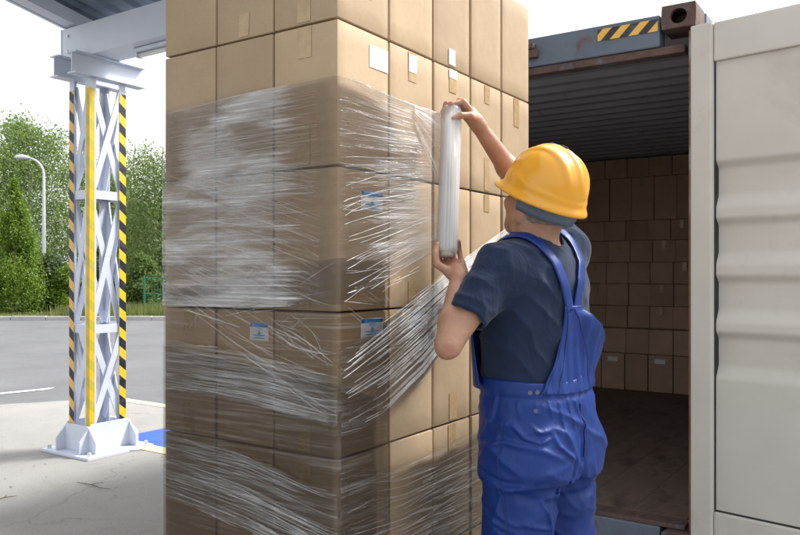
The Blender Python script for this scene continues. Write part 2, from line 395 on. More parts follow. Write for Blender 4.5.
M['bark'] = surf('bark', (0.10, 0.075, 0.055), (0.18, 0.14, 0.11), 9, 0.9, 0.5, 40, (1, 1, 0.25))
M['birch'] = surf('birch_bark', (0.42, 0.40, 0.37), (0.60, 0.58, 0.54), 7, 0.8, 0.3, 40, (1, 1, 3), spot=(0.05, 0.045, 0.04), spot_scale=6, spot_lo=0.55, spot_hi=0.6)
M['leaf_a'] = leaf_mat('birch_leaves', (0.10, 0.16, 0.04), (0.145, 0.22, 0.06), (0.19, 0.26, 0.09))
M['leaf_b'] = leaf_mat('willow_leaves', (0.11, 0.17, 0.05), (0.155, 0.22, 0.075), (0.20, 0.26, 0.11))
M['leaf_c'] = leaf_mat('thuja_leaves', (0.09, 0.17, 0.013), (0.14, 0.24, 0.02), (0.19, 0.29, 0.03), 0.4)
M['leaf_d'] = leaf_mat('hedge_leaves', (0.035, 0.062, 0.022), (0.052, 0.088, 0.03), (0.075, 0.115, 0.04), 0.3)
M['grass'] = leaf_mat('grass_blades', (0.09, 0.12, 0.03), (0.15, 0.17, 0.05), (0.22, 0.21, 0.08), 0.35)
M['green_steel'] = surf('green_fence_paint', (0.02, 0.13, 0.08), (0.03, 0.17, 0.10), 10, 0.5, 0.0)
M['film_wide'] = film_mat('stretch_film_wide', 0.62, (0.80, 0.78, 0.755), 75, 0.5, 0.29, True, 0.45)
M['film_tight'] = film_mat('stretch_film_tight', 0.20, (0.74, 0.725, 0.705), 40, 0.3)
M['film_diag'] = film_mat('stretch_film_diagonal', 0.45, (0.94, 0.94, 0.935), 110, 0.45)
M['film_roll'] = film_mat('stretch_film_glare', 0.50, (0.93, 0.93, 0.94), 26, 0.12, 0.20, mirror=0.25)  # milky white here paints the glare beside the roll
M['strand'] = strand_mat('film_strand', 0.62)
M['strand_soft'] = strand_mat('film_strand_soft', 0.30)
def roll_mat():
    m, nd, lk, out = nt('layered_film')
    v = coords(nd, lk, (1.2, 22, 1), rnd=False, src='UV')
    col = ramp(nd, lk, noise(nd, lk, v, 1.0, 4, 0.6), [(0.34, (0.40, 0.40, 0.41)), (0.66, (0.74, 0.74, 0.75))])
    p = N(nd, 'ShaderNodeBsdfPrincipled', Roughness=0.22); p.inputs['Specular IOR Level'].default_value = 0.5; lk.new(col, p.inputs['Base Color'])
    tr = nd.new('ShaderNodeBsdfTransparent'); tl = nd.new('ShaderNodeBsdfTranslucent'); tl.inputs['Color'].default_value = (0.8, 0.8, 0.8, 1)
    m1 = nd.new('ShaderNodeMixShader'); m1.inputs[0].default_value = 0.35; lk.new(p.outputs[0], m1.inputs[1]); lk.new(tl.outputs[0], m1.inputs[2])
    m2 = nd.new('ShaderNodeMixShader'); m2.inputs[0].default_value = 0.48; lk.new(m1.outputs[0], m2.inputs[1]); lk.new(tr.outputs[0], m2.inputs[2])
    lk.new(m2.outputs[0], out.inputs[0]); return m
M['film_core'] = roll_mat()
M['core'] = surf('roll_core', (0.40, 0.36, 0.31), (0.48, 0.44, 0.39), 20, 0.8, 0.1)
M['skin'] = skin_mat()
M['hair'] = surf('grey_brown_hair', (0.11, 0.09, 0.08), (0.22, 0.19, 0.17), 60, 0.7, 0.6, 250, (1, 1, 0.3))
M['shirt'] = cloth('navy_tshirt', (0.011, 0.019, 0.044), (0.016, 0.027, 0.058), 0.9, 0.12, 1500, 0.15, 0.15, 0.28)
M['overall'] = cloth('blue_overalls', (0.0010, 0.019, 0.130), (0.0016, 0.026, 0.168), 0.46, 0.0, 1200, 0.25, 0.32, 0.12)
M['seam'] = surf('seam_thread', (0.001, 0.016, 0.11), (0.0015, 0.021, 0.14), 90, 0.7, 0.3, 300)
M['hat'] = surf('yellow_helmet', (0.60, 0.265, 0.003), (0.66, 0.30, 0.004), 3, 0.26, 0.02, 60, coat=0.3, spot=(0.36, 0.18, 0.02), spot_scale=20, spot_lo=0.63, spot_hi=0.72)
M['band'] = surf('grey_headband', (0.07, 0.10, 0.14), (0.11, 0.14, 0.18), 30, 0.7, 0.2, 300)
M['eye'] = surf('eye', (0.75, 0.72, 0.70), (0.8, 0.78, 0.76), 5, 0.2, 0.0)
M['shoe'] = surf('black_boot', (0.015, 0.013, 0.012), (0.035, 0.03, 0.028), 10, 0.5, 0.2)
M['button'] = surf('metal_button', (0.10, 0.11, 0.15), (0.16, 0.17, 0.21), 20, 0.45, 0.0, metal=0.9)
M['twig'] = surf('twig_bark', (0.07, 0.045, 0.03), (0.14, 0.09, 0.06), 30, 0.9, 0.3)
M['dry_leaf'] = surf('dry_leaf', (0.10, 0.06, 0.03), (0.20, 0.12, 0.06), 30, 0.8, 0.3)

# ------------------------------------------------------------------ ground
def sheet(name, pts, z, mat, parent=None):
    return mk(name, [(x, y, z) for x, y in pts], [tuple(range(len(pts)))], mat, parent)
tag(sheet('ground', [(-600, -600), (600, -600), (600, 600), (-600, 600)], -0.012, M['turf']), kind='structure')
def cxy(x, y):
    p = W(x, y, 0); return (p.x, p.y)
# asphalt yard runs from behind the camera to the far kerb
tag(sheet('road', [cxy(-70, -40), cxy(60, -40), cxy(60, 20.9), cxy(-70, 22.1)], -0.004, M['asphalt']), kind='structure')
# concrete apron in front of the container
pad = [(-7.11, 5.16), (-7.73, 4.22), (-11.0, -0.75), (-11, -12), (14, -12), (14, 5.16)]
tag(sheet('pavement', pad, 0.0, M['concrete']), kind='structure')
yl = sheet('yellow_line', [(-7.10, 5.03), (-3.4, 5.03), (-3.4, 5.16), (-7.11, 5.16)], 0.004, M['yellow_paint']); tag(yl, kind='structure')
yl2 = sheet('yellow_line', [(-5.36, 3.74), (-3.4, 3.74), (-3.4, 3.88), (-5.36, 3.88)], 0.004, M['yellow_paint']); tag(yl2, kind='structure')
bl = sheet('blue_floor_marking', [(-5.36, 3.883), (-3.4, 3.883), (-3.4, 4.66), (-5.36, 4.66)], 0.004, M['blue_paint']); tag(bl, kind='structure')
wlp = [cxy(-5.2, 7.72), cxy(-4.05, 8.80), cxy(-4.05, 8.95), cxy(-5.2, 7.87)]
tag(sheet('white_line', wlp, 0.002, M['white_paint']), kind='structure')
# far kerb, stone by stone where it can be seen
kb = thing('kerb', None, None, W(0, 21.4, 0)); kb['kind'] = 'structure'; del_keys = [k for k in ('label', 'category') if k in kb]
def kerb_pt(x): return 22.1 + (x + 70) / 130 * (20.9 - 22.1)
xk = -18.0
rnd = random.Random(3)
while xk < -4.0:
    y0, y1 = kerb_pt(xk), kerb_pt(xk + 0.98)
    b = MB(); zt = 0.11 + rnd.uniform(-0.006, 0.006)
    b.prism([W(xk, y0, -0.02), W(xk + 0.985, y1, -0.02), W(xk + 0.985, y1 + 0.16, -0.02), W(xk, y0 + 0.16, -0.02)], (0, 0, zt + 0.02))
    b.build('kerb_stone', M['kerb'], kb, bevel=0.012)
    xk += 1.0
b = MB(); b.prism([W(-70, kerb_pt(-70), -0.02), W(-18.01, kerb_pt(-18), -0.02), W(-18.01, kerb_pt(-18) + .16, -0.02), W(-70, kerb_pt(-70) + .16, -0.02)], (0, 0, .13)); b.build('kerb_run', M['kerb'], kb)
b = MB(); b.prism([W(-3.99, kerb_pt(-4), -0.02), W(60, kerb_pt(60), -0.02), W(60, kerb_pt(60) + .16, -0.02), W(-3.99, kerb_pt(-4) + .16, -0.02)], (0, 0, .13)); b.build('kerb_run', M['kerb'], kb)

# ------------------------------------------------------------------ shipping container
CX0, CX1, CY, CZ0, CZ1 = -3.30, -0.815, 3.68, 0.03, 2.59
C_LEN = 6.06
cont = thing('shipping_container', 'open blue grey shipping container with rusty frame and white door swung open', 'container', ((CX0 + CX1) / 2, CY, 0))
PW = 0.045
for x0, x1, nm in ((CX0, CX0 + 0.10, 'corner_post'), (CX1 - 0.034, CX1, 'corner_post')):
    MB().box((x0, CY, CZ0 + 0.12), (x1, CY + 0.14, CZ1 - 0.118)).build(nm, M['rust_post'], cont, bevel=0.006)
# header beam, slightly set back under the castings
hd = MB().box((CX0 + 0.162, CY - 0.012, 2.415), (CX1 - 0.162, CY + 0.09, 2.565)).build('header', M['blue_steel'], cont, bevel=0.008)
MB().box((CX0 + 0.11, CY - 0.004, 2.375), (CX1 - 0.05, CY + 0.07, 2.413)).build('header_lip', M['rust'], cont, bevel=0.006)
mk('hazard_decal', [(-1.275, CY - 0.0155, 2.488), (-0.985, CY - 0.0155, 2.488), (-0.985, CY - 0.0155, 2.545), (-1.275, CY - 0.0155, 2.545)], [(0, 1, 2, 3)], M['hazard'], cont)
br = MB().box((-1.66, CY - 0.045, 2.455), (-1.585, CY - 0.0125, 2.498))
br.box((-1.645, CY - 0.055, 2.4985), (-1.60, CY - 0.0125, 2.525))
br.build('lock_bracket', M['rust'], cont, bevel=0.006)
# corner castings: hollow blocks with an oval hole
def casting(x0, x1, y0, y1, z0, z1):
    bm = bmesh.new()
    t = 0.016
    cx, cz = (x0 + x1) / 2, (z0 + z1) / 2
    n = 20; hw, hh = (x1 - x0) * 0.24, (z1 - z0) * 0.33
    ring, outer = [], []
    for k in range(n):
        a = 2 * math.pi * k / n
        ring.append((cx + hw * math.cos(a), cz + hh * math.sin(a)))
        c, s = math.cos(a), math.sin(a); q = max(abs(c) / (x1 - x0), abs(s) / (z1 - z0)) * 2
        outer.append((cx + c / q, cz + s / q))
    f1 = [bm.verts.new((x, y0, z)) for x, z in outer]; f2 = [bm.verts.new((x, y0, z)) for x, z in ring]
    r2 = [bm.verts.new((x, y0 + t * 1.6, z)) for x, z in ring]; b1 = [bm.verts.new((x, y1, z)) for x, z in outer]
    for k in range(n):
        j = (k + 1) % n
        bm.faces.new((f1[k], f1[j], f2[j], f2[k])); bm.faces.new((f2[k], f2[j], r2[j], r2[k])); bm.faces.new((f1[j], f1[k], b1[k], b1[j]))
    bm.faces.new(b1[::-1])
    bm.faces.new([bm.verts.new((x, y0 + 0.11, z)) for x, z in ring])
    bmesh.ops.recalc_face_normals(bm, faces=bm.faces)
    me = bpy.data.meshes.new('corner_casting'); bm.to_mesh(me); bm.free()
    v = np.array([x.co[:] for x in me.vertices]); fs = [tuple(p.vertices) for p in me.polygons]
    o = mk('corner_casting', v, fs, M['rust'], cont)
    return o
for (x0, x1) in ((CX0 - 0.006, CX0 + 0.16), (CX1 - 0.150, CX1 + 0.006)):
    casting(x0, x1, CY - 0.03, CY + 0.15, CZ1 - 0.105, CZ1 + 0.004)
    casting(x0, x1, CY - 0.03, CY + 0.15, 0.0, CZ0 + 0.118)
# sill, floor, walls, roof
MB().box((CX0 + 0.162, CY - 0.01, 0.02), (CX1 - 0.162, CY + 0.12, 0.150)).build('sill', M['blue_steel'], cont, bevel=0.008)
MB().box((CX0 + 0.112, CY - 0.004, 0.1515), (CX1 - 0.05, CY + 0.11, 0.172)).build('threshold_plate', M['rust'], cont, bevel=0.004)
fl = MB().box((CX0 + 0.06, CY + 0.112, 0.05), (CX1 - 0.06, CY + C_LEN - 0.05, 0.150)).build('floor_frame', M['rust'], cont)
npl = 9; pw = (CX1 - CX0 - 0.13) / npl
for i in range(npl):
    x0 = CX0 + 0.065 + i * pw
    MB().box((x0, CY + 0.113, 0.151), (x0 + pw - 0.002, CY + C_LEN - 0.06, 0.174)).build('plank', M['cont_floor'], cont)
def corr(n, pitch, depth):
    """trapezoid wave samples -> list of (pos, offset)"""
    out = []
    for i in range(n):
        p = i * pitch
        out += [(p, 0), (p + pitch * 0.30, 0), (p + pitch * 0.5, depth), (p + pitch * 0.80, depth)]
    out.append((n * pitch, 0)); return out
prof = corr(28, 0.209, -0.034)
v, f = [], []
for p, d in prof: v += [(CX0 + 0.03, CY + 0.10 + p, 2.565 + d), (CX1 - 0.03, CY + 0.10 + p, 2.565 + d)]
for i in range(len(prof) - 1): f.append((2 * i, 2 * i + 1, 2 * i + 3, 2 * i + 2))
ro = mk('roof', v, f, M['cont_in'], cont)
for x, s in ((CX0 + 0.02, 1), (CX1 - 0.02, -1)):
    v, f = [], []
    for p, d in corr(21, 0.28, 0.036): v += [(x - s * d, CY + 0.145 + p, 0.10), (x - s * d, CY + 0.145 + p, 2.575)]
    for i in range(len(v) // 2 - 1): f.append((2 * i, 2 * i + 1, 2 * i + 3, 2 * i + 2))
    mk('side_wall', v, f, M['cont_in'], cont)
MB().box((CX0 + 0.02, CY + C_LEN - 0.04, 0.05), (CX1 - 0.02, CY + C_LEN, 2.585)).build('end_wall', M['cont_in'], cont)
MB().box((CX0 - 0.012, CY + 0.155, 2.52), (CX0 + 0.055, CY + C_LEN, 2.588)).build('top_rail', M['blue_steel'], cont, bevel=0.006)
MB().box((CX1 - 0.055, CY + 0.155, 2.52), (CX1 + 0.012, CY + C_LEN, 2.588)).build('top_rail', M['blue_steel'], cont, bevel=0.006)
MB().box((CX0 - 0.012, CY + 0.155, 0.04), (CX0 + 0.055, CY + C_LEN, 0.149)).build('bottom_rail', M['blue_steel'], cont, bevel=0.006)
MB().box((CX1 - 0.055, CY + 0.155, 0.04), (CX1 + 0.012, CY + C_LEN, 0.149)).build('bottom_rail', M['blue_steel'], cont, bevel=0.006)

# the open door: hinged at the right post, swung round to about 170 degrees
DA = math.radians(-10.0)
HX, HY = -0.815, CY - 0.035
def dr(p):
    """door space: x from the hinge along the door, y towards the viewer negative, z up"""
    x, y, z = p
    return (HX + x * math.cos(DA) - y * math.sin(DA), HY + x * math.sin(DA) + y * math.cos(DA), z)
DW, DZ0, DZ1 = 1.17, 0.150, 2.465
door = mk('door', [dr((0.0, 0.045, DZ0 + 0.01)), dr((DW, 0.045, DZ0 + 0.01)), dr((DW, 0.045, DZ1 - 0.01)), dr((0.0, 0.045, DZ1 - 0.01))], [(0, 1, 2, 3)], M['door_paint'], cont)
# that back skin carries the frame, panel and seals as sub-parts
def dpart(name, lo, hi, mat, bev=0.005):
    return MB().box(lo, hi, dr).build(name, mat, door, bevel=bev)
FR = 0.098
dpart('frame_stile', (0.0, -0.048, DZ0), (FR, 0.042, DZ1), M['door_paint'], 0.010)
dpart('frame_stile', (DW - FR, -0.048, DZ0), (DW, 0.042, DZ1), M['door_paint'], 0.010)
dpart('frame_rail', (FR + 0.001, -0.034, DZ1 - 0.175), (DW - FR - 0.001, 0.041, DZ1 - 0.002), M['door_paint'], 0.008)
dpart('frame_rail', (FR + 0.001, -0.034, DZ0 + 0.002), (DW - FR - 0.001, 0.041, DZ0 + 0.135), M['door_paint'], 0.008)
dpart('rubber_gasket', (FR + 0.001, -0.020, DZ0 + 0.136), (DW - FR - 0.001, 0.012, DZ0 + 0.142), M['rubber'], 0)
dpart('rubber_gasket', (FR + 0.0005, -0.022, DZ0 + 0.143), (FR + 0.006, 0.012, DZ1 - 0.176), M['rubber'], 0)
dpart('rubber_gasket', (-0.006, -0.030, DZ0 + 0.01), (-0.001, -0.008, DZ1 - 0.01), M['rubber'], 0.003)
# panel: flat with four pressed horizontal troughs
def trough(z):
    d = 0.0
    for zc in (0.995, 1.245, 1.50, 1.755):
        lo = min(1, max(0, (z - (zc - 0.125)) / 0.075)); hi = min(1, max(0, ((zc + 0.098) - z) / 0.042))
        d += 0.030 * (lo * lo * (3 - 2 * lo)) * (hi * hi * (3 - 2 * hi))
    return d
v, f = [], []
zlist = np.linspace(DZ0 + 0.143, DZ1 - 0.176, 260)
for z in zlist:
    for x in (FR + 0.0065, DW - FR - 0.0065): v.append(dr((x, -0.016 + trough(z), z)))
for j in range(len(zlist) - 1): f.append((2 * j, 2 * j + 1, 2 * j + 3, 2 * j + 2))
pn = mk('corrugated_panel', v, f, M['door_paint'], door, True)
for z in (0.42, 1.0, 1.6, 2.2):
    MB().tube([dr((-0.012, 0.046, z - 0.06)), dr((-0.012, 0.046, z + 0.06))], 0.013, 10).build('hinge', M['rust'], door)

# ------------------------------------------------------------------ cartons inside the container
ordinal = ['lowest', 'second', 'third', 'fourth', 'fifth', 'sixth', 'seventh', 'eighth', 'ninth']
rows_in = [(0.176, 0.365, 7.62), (0.543, 0.245, 7.63), (0.790, 0.222, 7.75), (1.014, 0.222, 7.75), (1.238, 0.217, 7.75), (1.457, 0.217, 7.75), (1.676, 0.20, 7.75), (1.878, 0.435, 7.75), (2.315, 0.195, 7.75)]
mesh_in = {}
rr = random.Random(11)
def carton_mesh(w, d, h, key):
    if key not in mesh_in:
        o = MB().box((-w / 2, 0, 0), (w / 2, d, h)).build('carton', M['card_in'], None, bevel=0.004, seg=1)
        mesh_in[key] = o.data; bpy.data.objects.remove(o)
    return mesh_in[key]
for ri, (z0, h, y0) in enumerate(rows_in):
    pitch = 0.235 if ri == 0 else (0.232 if ri == 1 else 0.2235)
    sx_ = rr.uniform(-0.035, 0.035) if ri > 1 else 0.0
    for ci in range(7):
        gap = 0.014 if (ri == 0 and ci % 2 == 0) else 0.004
        xr = -1.70 + (0.03 if ri < 2 else sx_) - ci * pitch + rr.uniform(-0.002, 0.002)
        me = carton_mesh(pitch - gap, 0.30, h - 0.002, (ri, gap))
        o = link_mesh('carton', me, M['card_in'], None, (xr - pitch / 2, y0 + rr.uniform(-0.012, 0.012), z0))
        o.rotation_euler = (0, 0, rr.uniform(-0.015, 0.015))
        side = ['rightmost beside the door post', 'second from the right', 'third from the right', 'fourth from the right', 'fifth from the right', 'sixth from the right', 'leftmost in its row'][ci]
        lab = f'dim brown carton deep inside the container, {ordinal[ri]} row up, {side}'
        tag(o, lab, 'carton', 'cartons stacked inside the container')
        if ri == 0 and ci in (1, 3):
            MB().box((xr - pitch * 0.72, y0 - 0.0165, z0 + h - 0.085), (xr - pitch * 0.28, y0 - 0.0145, z0 + h - 0.04)).build('paper_label', M['paper'], o)
        if ri > 1 and rr.random() < 0.6:
            MB().box((xr - pitch / 2 - 0.02, y0 - 0.0163, z0 + h - 0.09), (xr - pitch / 2 + 0.02, y0 - 0.0147, z0 + h - 0.004)).build('tape', M['tape'], o)

# ------------------------------------------------------------------ pallet stack
SX, SY = -1.309, 1.651                     # near corner
LW, RW = 0.726, 1.290                      # left-face width, right-face length
BH = 0.405
ZT = [2.4500, 2.0555, 1.6475, 1.2400, 0.8330, 0.4280]      # layer tops, top layer first
ZB = [2.0575, 1.6495, 1.2420, 0.8350, 0.4300, 0.1450]
pal = thing('wooden_pallet', 'flat wooden pallet carrying the film wrapped cardboard box stack', 'pallet', (SX - LW / 2, SY + RW / 2, 0))
for i in range(7):
    y0 = SY + 0.002 + i * (RW - 0.10) / 6
    MB().box((SX - LW, y0, 0.121), (SX, y0 + 0.098, 0.143)).build('deck_board', M['wood'], pal, bevel=0.003)
for x0 in (SX - LW, SX - LW / 2 - 0.05, SX - 0.1):
    for y0 in (SY, SY + RW / 2 - 0.07, SY + RW - 0.145):
        MB().box((x0, y0, 0.0225), (x0 + 0.1, y0 + 0.145, 0.12)).build('block', M['wood'], pal, bevel=0.003)
    MB().box((x0, SY, 0.0), (x0 + 0.1, SY + RW, 0.022)).build('runner', M['wood'], pal, bevel=0.003)

rb = random.Random(5)
layer_name = ['topmost layer', 'second layer down', 'third layer down', 'fourth layer down', 'fifth layer down', 'bottom layer']
lw, rw = LW / 3, RW / 5
boxes = {}; o_face = {}
def carton(col, layer):
    """col: 0 = near corner; 1..2 along the left face; -1..-4 along the right face"""
    if col >= 0: x1, y0 = SX - col * lw, SY
    else: x1, y0 = SX, SY - col * rw
    x0, y1 = x1 - lw, y0 + rw
    g = 0.0035
    wide = 0.007 if (col == -3) else 0.002
    jx, jy = rb.uniform(-0.003, 0.0015), rb.uniform(-0.0015, 0.003)
    if col == 0: jx = jy = 0.0
    if col > 0: jx = 0
    else: jy = 0 if col == 0 else rb.uniform(-0.001, 0.001)
    cx, cy = (x0 + x1) / 2 + jx, (y0 + y1) / 2 + jy
    hx, hy, h = lw / 2 - g, rw / 2 - g - wide, ZT[layer] - ZB[layer] - 0.004
    # body: bulged faces, rounded edges
    bm = bmesh.new(); bmesh.ops.create_cube(bm, size=1)
    bmesh.ops.subdivide_edges(bm, edges=bm.edges[:], cuts=5, use_grid_fill=True)
    bl_ = rb.uniform(-0.001, 0.0010)
    for v_ in bm.verts:
        x, y, z = v_.co * 2
        px, py, pz = x * hx, y * hy, (z + 1) * h / 2
        e = (1 - z * z)
        if abs(x) > 0.99: px += math.copysign(bl_ * e * (1 - y * y), x)
        if abs(y) > 0.99: py += math.copysign(bl_ * e * (1 - x * x), y)
        v_.co = (px, py, pz)
    bmesh.ops.bevel(bm, geom=[e for e in bm.edges if e.calc_face_angle(0) > 1.0], offset=0.0035, segments=2, profile=0.5, affect='EDGES')
    me = bpy.data.meshes.new('cardboard_box'); bm.to_mesh(me); bm.free()
    me.polygons.foreach_set('use_smooth', [True] * len(me.polygons))
    me.set_sharp_from_angle(angle=0.6)
    o = link_mesh('cardboard_box', me, M['card'], None, (cx, cy, ZB[layer]))
    where = {0: 'at near corner of the pallet stack', 1: 'middle of the stack\'s left face', 2: 'left end of the stack\'s left face', -1: 'second from near corner on right face', -2: 'third from near corner on right face', -3: 'fourth from near corner on right face', -4: 'far end of right face'}[col]
    tag(o, f'cardboard box in {layer_name[layer]}, {where}', 'cardboard box', 'cardboard boxes stacked on the pallet')
    boxes[(col, layer)] = o; o_face[o.name] = (cy - hy, cx + hx)
    return o
for layer in range(6):
    for col in (0, 1, 2, -1, -2, -3, -4): carton(col, layer)

def patch(parent, face, u0, u1, z0, z1, name, mat, off=0.0012, skew=0.0, th=0.0006, curl=0.0):
    """thin piece stuck on the left ('L', u measured left of the corner) or right ('R') face"""
    lo = off + 0.0002; n = 5
    fy, fx = o_face[parent.name]
    v, fcs = [], []
    for i in range(n + 1):
        t = i / n
        for uu in (u0, u1):
            for o2 in (lo, lo + th + curl * t * t):
                u = uu + skew * t; z = z1 + (z0 - z1) * t
                v.append((SX - u, fy - o2, z) if face == 'L' else (fx + o2, SY + u, z))
    for i in range(n):
        a = 4 * i; b_ = a + 4
        fcs += [(a + 1, a + 3, b_ + 3, b_ + 1), (a, b_, b_ + 2, a + 2), (a, a + 1, b_ + 1, b_), (a + 2, b_ + 2, b_ + 3, a + 3)]
    fcs += [(0, 2, 3, 1), (4 * n, 4 * n + 1, 4 * n + 3, 4 * n + 2)]
    return mk(name, v, fcs, mat, parent)
def centre(col): return ((col + 0.5) * lw, 'L') if col > 0 else ((-col + 0.5) * rw, 'R')
def tape_top(col, layer, drop=0.10, face=None, name='tape'):
    c, fc = centre(col)
    if face == 'L' and col == 0: c, fc = 0.5 * lw, 'L'
    w = 0.022
    patch(boxes[(col, layer)], fc, c - w + rb.uniform(-.006, .006), c + w, ZT[layer] - drop, ZT[layer] - 0.006, name, M['tape'], skew=rb.uniform(-.004, .004))
def tape_bot(col, layer, rise=0.09, face=None):
    c, fc = centre(col)
    if face == 'L' and col == 0: c, fc = 0.5 * lw, 'L'
    w = 0.022
    patch(boxes[(col, layer)], fc, c - w, c + w + rb.uniform(-.006, .006), ZB[layer] + 0.006, ZB[layer] + rise, 'tape', M['tape'], skew=rb.uniform(-.004, .004))
for col, lay, d in ((-1, 1, .10), (-2, 1, .085), (-3, 1, .075), (-4, 1, .12), (-3, 2, .07), (-2, 4, .10), (-2, 3, .0), (0, 1, .095), (2, 3, .09), (1, 4, .0), (-1, 4, .0), (-4, 3, .09), (0, 4, .08), (-4, 4, .1)):
    if d: tape_top(col, lay, d, 'L' if col == 0 else None)
for col, lay, d, fc in ((1, 0, .075, None), (0, 0, .07, 'L'), (0, 1, .12, 'L'), (-2, 0, .02, None), (-3, 1, .13, None), (-2, 3, .10, None), (-2, 4, .1, None), (2, 3, .1, None), (2, 4, .08, None), (0, 3, .08, 'L'), (-4, 2, .1, None), (-3, 4, .08, None), (1, 2, .09, None), (-1, 2, .08, None), (0, 2, .1, 'L')):
    tape_bot(col, lay, d, fc)
# plain white slips
patch(boxes[(0, 0)], 'R', 0.025, 0.165, 2.150, 2.222, 'paper_label', M['paper'], skew=0)
patch(boxes[(0, 1)], 'R', 0.155, 0.249, 1.952, 2.018, 'paper_label', M['paper'])
patch(boxes[(-1, 1)], 'R', 0.365, 0.41, 1.985, 2.040, 'paper_label', M['paper'], off=0.0022)
patch(boxes[(-2, 0)], 'R', 0.618, 0.662, 2.066, 2.12, 'paper_label', M['paper'], off=0.0024)
patch(boxes[(-2, 1)], 'R', 0.618, 0.672, 2.02, 2.050, 'paper_label', M['paper'], off=0.0022)
# printed shipping labels: white card, blue header with dark ends, pale wedge and lines
def ship_label(col, layer, face, u0, u1, z0, z1):
    bx_ = boxes[(col, layer)]
    lab = patch(bx_, face, u0, u1, z0, z1, 'shipping_label', M['paper'])
    w, h = u1 - u0, z1 - z0
    def q(a0, a1, b0, b1, mat, off, nm):
        # a: 0..1 across as the reader sees it, b: 0..1 up
        if face == 'L': ua, ub = u1 - a1 * w, u1 - a0 * w
        else: ua, ub = u0 + a0 * w, u0 + a1 * w
        lo = 0.0020 + off; fy, fx = o_face[bx_.name]
        pts = [(ua, z0 + b0 * h), (ub, z0 + b0 * h), (ub, z0 + b1 * h), (ua, z0 + b1 * h)]
        v = [(SX - u, fy - lo, z) if face == 'L' else (fx + lo, SY + u, z) for u, z in pts]
        mk(nm, v, [(0, 1, 2, 3) if face == 'R' else (3, 2, 1, 0)], mat, lab)
    q(0.02, 0.98, 0.76, 0.98, M['ink'], 0.0009, 'header_band')
    q(0.03, 0.13, 0.79, 0.95, M['ink_dark'], 0.0014, 'header_mark'); q(0.86, 0.97, 0.79, 0.95, M['ink_dark'], 0.0014, 'header_mark')
    for k, (a0, a1) in enumerate(((0.34, 0.68), (0.40, 0.62), (0.46, 0.56))): q(a0, a1, 0.66 - 0.08 * k, 0.735 - 0.08 * k, M['ink_pale'], 0.0009, 'print_wedge')
    q(0.44, 0.58, 0.34, 0.46, M['ink'], 0.0009, 'print_block')
    for k, (a0, a1) in enumerate(((0.22, 0.80), (0.34, 0.70), (0.2, 0.82))): q(a0, a1, 0.10 + 0.085 * k, 0.15 + 0.085 * k, M['ink'] if k != 1 else M['ink_pale'], 0.0009, 'print_line')
ship_label(0, 2, 'R', 0.110, 0.222, 1.532, 1.588)
ship_label(0, 3, 'R', 0.110, 0.222, 1.162, 1.216)
ship_label(-1, 3, 'R', 0.375, 0.480, 1.170, 1.226)
ship_label(1, 3, 'L', 0.262, 0.338, 1.148, 1.200)

# ------------------------------------------------------------------ stretch film
RC = 0.010
def FP(u, z, off):
    r = RC + off
    k = math.pi / 2 * RC
    if u < -LW + 0.006: return (SX - LW + 0.002 - off * 0.35, SY - off + (-u - LW + 0.006), z)
    if u < -k / 2: s = -(u + k / 2); return (SX - RC - s, SY - off, z)
    if u > k / 2: s = u - k / 2; return (SX + off, SY + RC + s, z)
    a = (u + k / 2) / k * math.pi / 2
    return (SX - RC + r * math.sin(a), SY + RC - r * math.cos(a), z)
def uz(px, py):
    """where a spot of the photograph lies on the stack's two faces: u along them from the corner, z height"""
    r = (px - 400) / 763.0; x0, d0 = -0.1730, 2.0996
    if px <= 337: s = (x0 - r * d0) / (CA + SA * r); return -s, EYE + (272.5 - py) / 763.0 * (d0 + SA * s)
    s = (r * d0 - x0) / (SA - CA * r); return s, EYE + (272.5 - py) / 763.0 * (d0 + CA * s)
class Band:
    def __init__(s, top, bot, off=0.004, warp=None):
        s.top = np.array(sorted(uz(*p) for p in top)); s.bot = np.array(sorted(uz(*p) for p in bot)); s.off = off; s.warp = warp
        s.u0 = max(s.top[0, 0], s.bot[0, 0]); s.u1 = min(s.top[-1, 0], s.bot[-1, 0])
    def zz(s, u, v):
        t = np.interp(u, s.top[:, 0], s.top[:, 1]); b_ = np.interp(u, s.bot[:, 0], s.bot[:, 1])
        return b_ + (t - b_) * v
    def pt(s, u, v, extra=0.0):
        if s.warp is not None:
            w = s.warp(u, v, extra)
            if w is not None: return w
        return FP(u, s.zz(u, v), s.off + extra)
def vnoise1(rng, n):
    a = rng.random(n + 2)
    return lambda x: np.interp(x * n, np.arange(n + 2), a)
def build_band(name, band, mat, parent, nu, nv, seed, amp=0.0025, ragged=0.0):
    rng = np.random.default_rng(seed)
    us = np.unique(np.concatenate([np.linspace(band.u0, band.u1, nu), np.linspace(-0.016, 0.016, 9)])); us = us[(us >= band.u0) & (us <= band.u1)]
    vs = np.linspace(0, 1, nv)
    e1, e2 = vnoise1(rng, 40), vnoise1(rng, 40)
    wr = rng.random((6, nv)); k = np.ones(3) / 3
    wr = np.array([np.convolve(r, k, 'same') for r in wr])
    V, UV = [], []
    for u in us:
        t = (u - band.u0) / (band.u1 - band.u0)
        row = wr[int(t * 4.99)] * (1 - (t * 5) % 1) + wr[min(int(t * 4.99) + 1, 5)] * ((t * 5) % 1)
        for j, vv in enumerate(vs):
            v2 = vv + (ragged * (float(e1(t)) - .5) if j > nv * 0.5 else -ragged * (float(e2(t)) - .5)) * (abs(vv - .5) * 2) ** 3
            V.append(band.pt(u, v2, amp * row[j])); UV.append((u, float(band.zz(u, v2))))
    F = []
    for i in range(len(us) - 1):
        for j in range(nv - 1):
            F.append((i * nv + j, (i + 1) * nv + j, (i + 1) * nv + j + 1, i * nv + j + 1))
    return mk(name, V, F, mat, parent, True, uv=UV)
